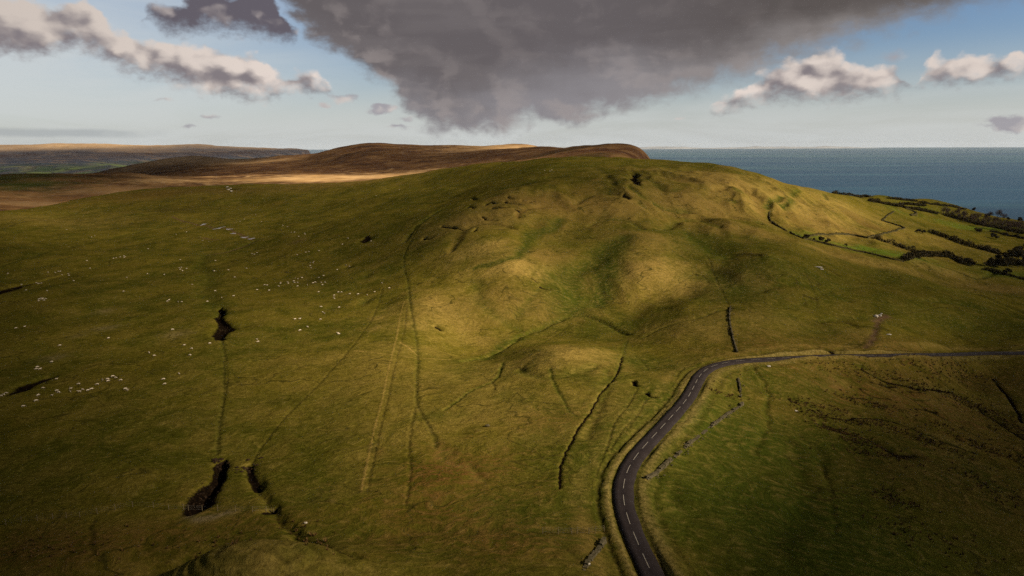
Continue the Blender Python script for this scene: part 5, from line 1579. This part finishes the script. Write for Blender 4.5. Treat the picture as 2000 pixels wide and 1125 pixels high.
def hedge(pix, h, w, label, y1=1300, dens=26, lumps=0.5, m=None):
    """a hedgerow: many leaf clusters through a lumpy volume with gaps, on thin stems"""
    P = resample(ground_line(pix, hill, 1, y1), 1.0)
    g = on_hill(P)
    c0 = g[len(g) // 2]
    C, S = [], []
    for i in range(len(P)):
        k = 0.72 + lumps * perlin(np.array([P[i, 0]]), np.array([P[i, 1]]), 6.0, 95)[0] + 0.3 * perlin(np.array([P[i, 0]]), np.array([P[i, 1]]), 2.3, 96)[0]
        if k < 0.30:
            continue
        hh, wwid = h * k, w * (0.5 + 0.6 * k)
        nn = int(dens * (0.4 + k))
        q = rng.normal(size=(nn, 3))
        q /= np.linalg.norm(q, axis=1)[:, None]
        q *= (rng.uniform(0.25, 1, (nn, 1))) ** 0.45
        C.append(np.stack([g[i, 0] - c0[0] + q[:, 0] * wwid + rng.uniform(-0.5, 0.5, nn), g[i, 1] - c0[1] + q[:, 1] * wwid, g[i, 2] - c0[2] + hh * 0.48 + q[:, 2] * hh * 0.55], 1))
        if i % 3 == 0:
            S.append([(g[i, 0] - c0[0], g[i, 1] - c0[1], g[i, 2] - c0[2] - 0.2), (g[i, 0] - c0[0] + rng.uniform(-.3, .3), g[i, 1] - c0[1] + rng.uniform(-.3, .3), g[i, 2] - c0[2] + hh * 0.8)])
    mb = MB()
    for a in S:
        mb.tube(a, [0.12, 0.05], 4, 1)
    mb.leaves(np.concatenate(C), 0.34, 0)
    o = mb.build('hedgerow', [m or M_HEDGE, M_BARK])
    o.location = c0
    return tag(o, label, 'hedge')


stone_wall([(1427, 600), (1424, 618), (1428, 645), (1434, 668), (1440, 688)], 0.62, 0.45, 'long grey drystone wall running down the slope to the road bend', gaps=-0.42)
stone_wall([(1262, 937), (1292, 917), (1320, 890), (1346, 868), (1382, 838), (1418, 812), (1450, 790)], 0.75, 0.6, 'tumbled old stone wall in the green field below the road', gaps=-0.16)
stone_wall([(1441, 738), (1446, 757), (1446, 776)], 0.4, 0.5, 'short broken stone wall stub in the field beside the road bend', gaps=-0.2, course=0.34)
stone_wall([(1140, 1112), (1152, 1095), (1166, 1078), (1180, 1058)], 0.7, 0.65, 'ruined stone wall near the bottom of the photo left of the road', gaps=-0.1)
field_bank([(1568, 466), (1600, 474), (1640, 483), (1700, 496), (1765, 512)], 0.85, 0.8, 'long dark bank along the lower side of the bright green field')
field_bank([(1570, 464), (1600, 459), (1640, 457), (1665, 459), (1694, 465)], 0.85, 0.8, 'dark bank along the upper side of the bright green field')
field_bank([(1694, 465), (1718, 458), (1745, 453), (1767, 446)], 0.85, 0.8, 'dark bank rising right from the corner of the bright green field')
field_bank([(1767, 446), (1745, 438), (1722, 431)], 0.85, 0.8, 'short dark bank making the upper zigzag of the field edge')
field_bank([(1722, 431), (1734, 420), (1745, 414)], 0.8, 0.8, 'dark bank climbing from the zigzag towards the coast')
field_bank([(1502, 416), (1502, 428), (1512, 438), (1540, 454), (1566, 466)], 0.8, 0.8, 'curving dark bank from the oval hollow down to the green field')
field_bank([(1768, 407), (1780, 411), (1792, 418), (1778, 421)], 1.4, 1.6, 'small hooked bank near the coastal scrub')
hedge([(1766, 509), (1785, 503), (1815, 500), (1850, 501), (1872, 510), (1880, 516)], 4.6, 2.8, 'thick dark hedge hooking round the far end of the bright green field', dens=60)
hedge([(1884, 512), (1900, 518)], 3.6, 2.2, 'short dark hedge beyond the thick hooked hedge')
hedge([(1706, 466), (1735, 475), (1760, 484), (1785, 492)], 3.4, 2.0, 'thin gappy hedge above the bright green field', lumps=0.9)
hedge([(1818, 454), (1840, 462), (1860, 470), (1885, 478), (1910, 485), (1930, 491), (1955, 498)], 4.0, 2.4, 'long dark hedge slanting down across the right pasture', lumps=0.7, dens=44)
hedge([(1925, 527), (1950, 533), (1975, 540), (2010, 549)], 2.6, 1.8, 'low dark hedge at the right edge under the dark copse', dens=34)
hedge([(1628, 377.5), (1650, 381), (1680, 384), (1700, 385.5)], 3.0, 2.4, 'dark scrub hedge where the hill meets the sea', y1=1000)
hedge([(1700, 394), (1725, 398), (1745, 402), (1770, 407), (1800, 412), (1830, 418)], 4.0, 3.0, 'dark scrub belt behind the right shoulder of the hill', y1=1000, dens=50)
hedge([(1735, 388), (1760, 391), (1790, 394)], 3.0, 2.2, 'dark scrub strip along the clifftop nearest the hill', y1=1000)
hedge([(1795, 396), (1830, 401), (1860, 404), (1885, 410)], 3.2, 2.2, 'thin dark hedge along the clifftop towards the trees', y1=1000)
hedge([(1760, 399), (1785, 401), (1805, 403)], 3.6, 2.8, 'round dark scrub clump between the two clifftop strips', y1=1000, dens=50)
hedge([(1935, 452), (1965, 460), (2005, 468)], 2.4, 1.6, 'low dark hedge across the small bright field by the wood', y1=1000)


def wire_fence(posts, label, h=1.15, lean=0.06):
    W = at([p[0] for p in posts], [p[1] for p in posts])
    root = empty('wire_fence', W[0], label, 'fence')
    tops = []
    for i, w in enumerate(W):
        mb = MB()
        lx, ly = rng.uniform(-lean, lean, 2)
        b = np.array(w) - np.array(W[0])
        mb.tube([b + (0, 0, -0.3), b + (lx * 0.5, ly * 0.5, h * 0.5), b + (lx, ly, h * rng.uniform(0.9, 1.1))], [0.06, 0.055, 0.05], 6)
        mb.build('post', M_WOOD, root)
        tops.append((b, lx, ly))
    mb = MB()
    for z in (0.35, 0.7, 1.02):
        L = []
        for i, (b, lx, ly) in enumerate(tops):
            L.append(b + np.array((lx * z, ly * z, z)))
            if i + 1 < len(tops):
                L.append((b + tops[i + 1][0]) / 2 + np.array((0, 0, z - 0.06)))
        mb.tube(L, 0.005, 3)
    mb.build('wire', M_WIRE, root)


wire_fence([(12, 1026), (42, 1021), (73, 1017), (103, 1014), (130, 1012), (156, 1010), (190, 1004), (225, 996), (259, 990), (300, 992), (330, 995), (359, 996), (368, 997), (395, 998), (425, 998), (460, 999), (493, 1000), (520, 999), (535, 1002)],
           'old post and wire fence crossing the dark lower left pasture')
wire_fence([(1060, 1042), (1090, 1043), (1116, 1043), (1127, 1043), (1150, 1043), (1162, 1041), (1180, 1038)], 'short run of leaning fence posts left of the road')

# ------------------------------------------------------------------ bushes and trees
def bush_mesh(seed, h, w, n, mats, leaf=0.3, bare=False):
    global rng
    keep, rng = rng, np.random.default_rng(seed)
    tr, cr = MB(), MB()
    cents = []
    th = h * (0.30 if bare else 0.18)
    tr.tube([(0, 0, -0.4), (0.05, 0.02, th), (0.1, -0.05, h * 0.55)], [h * 0.035, h * 0.028, h * 0.014], 6)
    for k in range(7 if bare else 5):
        a = rng.uniform(0, 6.28)
        rr = w * rng.uniform(0.45, 0.95)
        e = np.array((math.cos(a) * rr, math.sin(a) * rr, h * rng.uniform(0.45, 0.95)))
        b = np.array((0.05, 0, th + h * rng.uniform(0, 0.25)))
        tr.tube([b, b * 0.45 + e * 0.55 + (0, 0, 0.06 * h), e], [h * 0.018, h * 0.010, h * 0.004], 5)
        cents.append(e * 0.9 + (0, 0, 0.02))
    cents.append(np.array((0, 0, h * 0.85)))
    C = []
    for c in cents:
        m_ = n // len(cents)
        q = rng.normal(size=(m_, 3))
        q /= np.linalg.norm(q, axis=1)[:, None]
        q *= rng.uniform(0.1, 1, (m_, 1)) ** 0.5 * np.array((w * 0.52, w * 0.52, h * 0.27))
        C.append(c + q)
    C = np.concatenate(C)
    C = C[C[:, 2] > 0.05 * h]
    if bare:                                          # fine twigs instead of leaves
        for c in C:
            d = np.array((c[0] * 0.25, c[1] * 0.25, h * 0.12)) + rng.normal(size=3) * 0.18 * h * 0.4
            s_ = rng.normal(size=3) * 0.035
            k = len(cr.v)
            cr.v += [tuple(c - s_), tuple(c + s_), tuple(c + d)]
            cr.f.append((k, k + 1, k + 2))
            cr.mi.append(0)
        cr.leaves(C[::3], leaf, 0)
    else:
        cr.leaves(C, leaf, 0)
    t_ob = tr.build('trunk', M_BARK)
    c_ob = cr.build('crown', mats)
    rng = keep
    return t_ob, c_ob


def plant(kind, name, cat, group, items, protos, y1=1300):
    """items: (px, py, scale, label) at the plant's foot"""
    X, Y, z = march([i[0] for i in items], [i[1] for i in items], hill, y1=y1)
    for (px, py, s, lab), x, y, zz in zip(items, X, Y, z):
        t_ob, c_ob = protos[int(rng.integers(0, len(protos)))]
        root = empty(name, (float(x), float(y), float(zz) + ZO), lab, cat, group, float(rng.uniform(0, 6.28)))
        root.scale = (s, s, s * float(rng.uniform(0.88, 1.12)))
        for src in (t_ob, c_ob):
            c = src.copy()
            COL.objects.link(c)
            c.parent = root


def protos_of(specs):
    return [bush_mesh(*s) for s in specs]


BUSH = protos_of([(201, 3.4, 2.2, 620, M_HEDGE, 0.24), (202, 3.0, 2.4, 620, M_HEDGE, 0.24), (203, 3.8, 2.0, 620, M_HEDGE, 0.24)])
BARE = protos_of([(211, 8.5, 3.6, 900, M_TWIG, 0.20, True), (212, 7.5, 4.0, 900, M_TWIG, 0.20, True), (213, 9.5, 3.4, 900, M_TWIG, 0.20, True)])
DARKT = protos_of([(221, 7.0, 3.4, 1100, M_HEDGE, 0.32), (222, 8.0, 3.2, 1100, M_HEDGE, 0.32), (223, 6.2, 3.8, 1100, M_HEDGE, 0.32)])

plant('bush', 'bush', 'bush', 'dark bushes on the right pastures', [
    (1573, 466, .95, 'round dark bush at the left corner of the bright green field'),
    (1590, 471, .55, 'small dark bush just inside the bright green field corner'),
    (1602, 472, .85, 'dark bush on the lower bank of the bright green field'),
    (1617, 475, .75, 'squat dark bush on the bank right of its larger neighbour'),
    (1652, 481, .45, 'small lone bush near the middle of the lower bank'),
    (1796, 455, 1.05, 'dark bush at the left end of the long slanting hedge'),
    (1803, 456, .85, 'smaller dark bush touching the one at the hedge end'),
    (1913, 455, 1.35, 'big round bush alone below the wood'),
    (1906, 451, .8, 'small bush beside the big round bush below the wood'),
    (1937, 465, 1.25, 'wide dark bush right of the big round bush'),
    (1946, 467, .9, 'small dark bush leaning on the wide dark bush'),
    (1986, 467, 1.1, 'dark bush at the right edge of the small bright field'),
    (1965, 461, 1.0, 'dark bush in the low hedge of the small bright field'),
    (1890, 517, 1.2, 'dark bush at the end of the short hedge'),
    (1897, 519, .9, 'last small bush beyond the short hedge'),
    (1966, 538, 1.1, 'dark bush standing in the low hedge at right edge'),
    (1658, 381, .8, 'tiny dark bush on the skyline above the sea'),
], BUSH)

wood = []
r_ = np.random.default_rng(77)
for k, (px, py) in enumerate([(1842, 419), (1852, 421), (1862, 424), (1870, 429), (1880, 430), (1888, 435), (1895, 437), (1904, 434), (1912, 440), (1920, 444), (1930, 440), (1938, 447), (1948, 445), (1958, 449), (1966, 452), (1976, 450), (1984, 455), (1994, 456), (1873, 422), (1900, 428), (1925, 434), (1950, 438), (1975, 443), (1996, 447), (1885, 424), (1910, 430), (1940, 440), (1962, 444), (1988, 449)]):
    wood.append((px, py, float(r_.uniform(.75, 1.05)), '%s leafless tree from the left along the dark coastal wood' % (ORD + ['seventeenth', 'eighteenth', 'nineteenth', 'twentieth', 'twenty first', 'twenty second', 'twenty third', 'twenty fourth', 'twenty fifth', 'twenty sixth', 'twenty seventh', 'twenty eighth', 'twenty ninth'])[k]))
_order = sorted(range(len(wood)), key=lambda i: wood[i][0])
_names = sorted([w[3] for w in wood], key=lambda s: [w[3] for w in wood].index(s))
wood = [(wood[i][0], wood[i][1], wood[i][2], _names[j]) for j, i in enumerate(_order)]
plant('tree', 'leafless_tree', 'tree', 'leafless trees of the coastal wood', wood, BARE)
hedge([(1845, 421), (1880, 430), (1910, 438), (1950, 446), (2005, 457)], 3.4, 4.5, 'dark undergrowth along the foot of the coastal wood', y1=1000, dens=60)
hedge([(1935, 518), (1960, 515), (1985, 516), (2010, 518)], 4.0, 5.0, 'dark undergrowth filling the copse at the right edge', y1=1000, dens=90)
copse = [(1935, 521), (1945, 519), (1955, 522), (1966, 520), (1976, 522), (1988, 524), (1998, 522), (1950, 510), (1962, 508), (1975, 510), (1988, 511), (1999, 512), (1970, 501), (1983, 500), (1996, 501), (1990, 492), (2001, 490)]
copse = sorted(copse)
plant('tree', 'dark_tree', 'tree', 'dark trees of the copse at the right edge',
      [(p[0], p[1], float(r_.uniform(.62, .9)), '%s dark tree from the left in the copse at right edge' % (ORD + ['seventeenth'])[k]) for k, p in enumerate(copse)], DARKT)
plant('tree', 'dark_tree', 'tree', 'dark trees along the clifftop skyline', [
    (1903, 413, .75, 'round dark tree standing on the clifftop skyline'),
    (1928, 424, .7, 'low dark tree right of the round clifftop tree'),
    (1990, 434, .8, 'dark tree against the sea near the right edge'),
    (1968, 431, .6, 'short dark tree left of the one at the right edge'),
], DARKT)
plant('tree', 'leafless_tree', 'tree', 'leafless trees along the clifftop skyline', [
    (1932, 425, .85, 'tall twiggy tree breaking the skyline over the wood'),
    (1948, 427, 1.0, 'wide twiggy tree breaking the skyline beside the tall one'),
    (1960, 430, .8, 'smaller twiggy tree on the skyline right of the wide one'),
], BARE)
for _p in BUSH + BARE + DARKT:
    for _o in _p:
        bpy.data.objects.remove(_o)


# ------------------------------------------------------------------ rocks, scree, puddles, rushes
def boulder(px, py, size, label, m=M_PALE, seed=0, name='boulder', rz=0.0):
    w = at(px, py)[0]
    mb = MB()
    mb.rock((0, 0, size[2] * 0.25), size, seed)
    o = mb.build(name, m)
    o.location = w
    o.rotation_euler = (0, 0, rz)
    return tag(o, label, 'rock')


boulder(1711, 619, (2.2, 1.5, 1.5), 'biggest pale rock at the end of the muddy track', seed=3)
boulder(1718, 617, (1.6, 1.2, 1.1), 'second pale rock on the bare patch beside the biggest', seed=4)
boulder(1721, 614, (1.2, 1.0, .8), 'small pale rock behind the other two by the track end', seed=5)
boulder(1735, 654, (2.2, 1.0, .6), 'low white rock lying on grass right of the muddy track', seed=6, rz=-0.2)
boulder(1501, 716, (1.3, .8, .6), 'white rock in the grass just below the road', seed=7)
boulder(1598, 523, (4.0, 1.5, 1.0), 'pale limestone slab showing at the scar on the right slope', seed=8, rz=-0.35)
boulder(1605, 527, (2.0, 1.2, .8), 'smaller limestone block below the slab at the scar', seed=9)
boulder(952, 833, (1.2, .9, .7), 'grey boulder alone in the grass below the knoll', M_STONE, seed=10)
boulder(597, 1022, (.7, .5, .4), 'small white stone near the bottom fence', seed=11)
boulder(1150, 1103, (.6, .5, .4), 'white stone at the lower end of the ruined wall', seed=12)
boulder(1555, 803, (1.0, .6, .5), 'pale stone among the rushes in the field below the road', seed=13)
for k, (px, py, lab) in enumerate([(444, 366, 'pale rock uppermost at the far spring head'), (450, 369, 'pale rock right of the spring head'), (446, 371, 'pale rock in the middle of the spring head'), (452, 374, 'flat pale rock at the lower end of the spring')]):
    boulder(px, py, (4.5, 3.0, 2.0), lab, seed=20 + k)


def scree(pix_c, n, spread, sizes, label, frac=1.0):
    X, Y, _ = march([pix_c[0]], [pix_c[1]], hill)
    cx, cy = float(X[0]), float(Y[0])
    q = rng.normal(size=(n, 2)) * np.array(spread) + (cx, cy)
    g = on_hill(q)
    mb = MB()
    for p in g:
        s = rng.uniform(*sizes)
        mb.rock((p[0] - cx, p[1] - cy, p[2] - g[0, 2] + s * 0.1), (s * 1.3, s, s * 0.8), int(rng.integers(1e6)))
    o = mb.build('scree', M_SCREE)
    o.location = (cx, cy, float(g[0, 2]))
    o['kind'] = 'stuff'
    o['label'] = label


scree((430, 908), 34, (0.8, 0.9), (0.3, 0.8), 'brown scree stones at the head of the black gully')
scree((396, 968), 40, (0.9, 2.2), (0.2, 0.5), 'dark rubble down the side of the black gully')
scree((434, 645), 24, (0.9, 1.4), (0.2, 0.5), 'dark rubble in the round peat hollow')
scree((485, 918), 26, (1.0, 1.4), (0.25, 0.7), 'scattered brown stones right of the black gully')


def puddle(px, py, rx, ry, label):
    (x, y, z), = at(px, py)
    mb = MB()
    a = np.linspace(0, 2 * math.pi, 21)[:-1]
    rr = 1 + 0.28 * np.sin(3 * a + px) + 0.15 * np.sin(5 * a + py)
    P = np.stack([np.cos(a) * rx * rr, np.sin(a) * ry * rr], 1)
    g = on_hill(P + (x, y))
    V = np.concatenate([P, (g[:, 2:3] - z) + 0.12], 1)
    V2 = V - (0, 0, 0.25)
    n = len(a)
    mb.add(np.concatenate([V, V2, [(0, 0, 0.14)]]), [(i, (i + 1) % n, 2 * n) for i in range(n)] + [(n + i, n + (i + 1) % n, (i + 1) % n, i) for i in range(n)])
    o = mb.build('puddle', M_WATER, smooth=False)
    o.location = (x, y, z)
    return tag(o, label, 'puddle')


for px, py, rx, ry, lab in ((397, 438.5, 2.2, 3.0, 'shining puddle at the upper end of the muddy track'), (424, 446.5, 3.2, 2.4, 'long bright puddle above the middle of the muddy track'), (433, 444, 2.4, 1.6, 'thin puddle right beside the long bright one'),
                            (447, 448, 2.6, 1.6, 'thin bright puddle off the side of the muddy track'), (456, 456, 2.0, 2.0, 'small puddle halfway down the muddy track'), (477, 464, 2.4, 2.2, 'puddle near the lower bend of the muddy track'), (490, 466.5, 2.6, 1.8, 'last puddle where the muddy track meets the dark trod')):
    puddle(px, py, rx, ry, lab)


def rushes():
    lines = [([(1540, 783), (1580, 790), (1640, 800)], 60, 3), ([(1560, 800), (1640, 826), (1720, 824)], 90, 3), ([(1610, 835), (1660, 852), (1700, 870)], 90, 3), ([(1650, 775), (1700, 790), (1760, 800)], 60, 3),
             ([(1600, 715), (1680, 722), (1760, 735)], 60, 4), ([(1700, 740), (1780, 758), (1860, 768)], 90, 4), ([(1780, 715), (1860, 728), (1940, 740)], 110, 4), ([(1860, 775), (1920, 800), (1990, 840)], 100, 4),
             ([(1840, 830), (1900, 870), (1990, 900)], 120, 5), ([(1740, 840), (1820, 860), (1900, 900)], 90, 4), ([(1660, 880), (1720, 890), (1780, 900)], 50, 3), ([(1900, 780), (1960, 830), (2000, 850)], 90, 5),
             ([(1700, 705), (1800, 706), (1950, 704)], 40, 3), ([(1395, 765), (1420, 772), (1440, 776)], 16, 1.5), ([(1880, 920), (1940, 960), (2000, 990)], 70, 5), ([(1720, 960), (1760, 985), (1790, 990)], 40, 3), ([(1700, 1000), (1800, 1060), (1900, 1080)], 40, 6),
             ([(330, 1055), (420, 1060), (520, 1070)], 22, 2.5), ([(560, 1030), (620, 1060), (650, 1080)], 18, 1.5), ([(0, 1060), (120, 1075), (220, 1090)], 30, 4)]
    Q = []
    for pix, n, sp in lines:
        P = resample(ground_line(pix, hill, 2), 0.5)
        n = int(n * 2.2)
        i = rng.integers(0, len(P), n)
        Q.append(P[i] + rng.standard_t(3, size=(n, 2)) * sp * np.array((0.8, 0.35)))
    Q = np.concatenate(Q)
    g = on_hill(Q)
    mb = MB()
    o0 = g[0]
    for p in g:
        s = rng.uniform(0.3, 0.95)
        for k in range(14):
            a = rng.uniform(0, 6.28)
            r0, ln = rng.uniform(0, 0.22) * s, rng.uniform(0.4, 0.85) * s
            lean = rng.uniform(0.05, 0.6)
            c, sn = math.cos(a), math.sin(a)
            b = p - o0 + np.array((c * r0, sn * r0, -0.05))
            tip = b + np.array((c * ln * lean, sn * ln * lean, ln))
            w = np.array((-sn, c, 0)) * 0.05 * s
            j = len(mb.v)
            mb.v += [tuple(b - w), tuple(b + w), tuple((b + tip) / 2 + w * 0.9), tuple(tip), tuple((b + tip) / 2 - w * 0.9)]
            mb.f.append((j, j + 1, j + 2, j + 3, j + 4))
            mb.mi.append(0)
    o = mb.build('rushes', M_RUSH)
    o.location = o0
    o['kind'] = 'stuff'
    o['label'] = 'brown rush tufts in streaks over the field below the road'


rushes()


# ------------------------------------------------------------------ air
def haze():
    me = bpy.data.meshes.new('haze')
    x, y0, y1, z0, z1 = 66000.0, -3000.0, 66000.0, -160.0, 372.0
    V = [(-x, y0, z0), (x, y0, z0), (x, y1, z0), (-x, y1, z0), (-x, y0, z1), (x, y0, z1), (x, y1, z1), (-x, y1, z1)]
    me.from_pydata(V, [], [(0, 3, 2, 1), (4, 5, 6, 7), (0, 1, 5, 4), (1, 2, 6, 5), (2, 3, 7, 6), (3, 0, 4, 7)])
    m = bpy.data.materials.new('air')
    m.use_nodes = True
    m.node_tree.nodes.clear()
    v = m.node_tree.nodes.new('ShaderNodeVolumePrincipled')
    v.inputs['Color'].default_value = (0.72, 0.84, 1.0, 1)
    v.inputs['Density'].default_value = 0.8e-5
    v.inputs['Anisotropy'].default_value = 0.0
    out = m.node_tree.nodes.new('ShaderNodeOutputMaterial')
    m.node_tree.links.new(v.outputs[0], out.inputs['Volume'])
    o = link('haze', me, m)
    o['kind'] = 'stuff'
    o['label'] = 'thin blue sea air over the hills and the water'


haze()
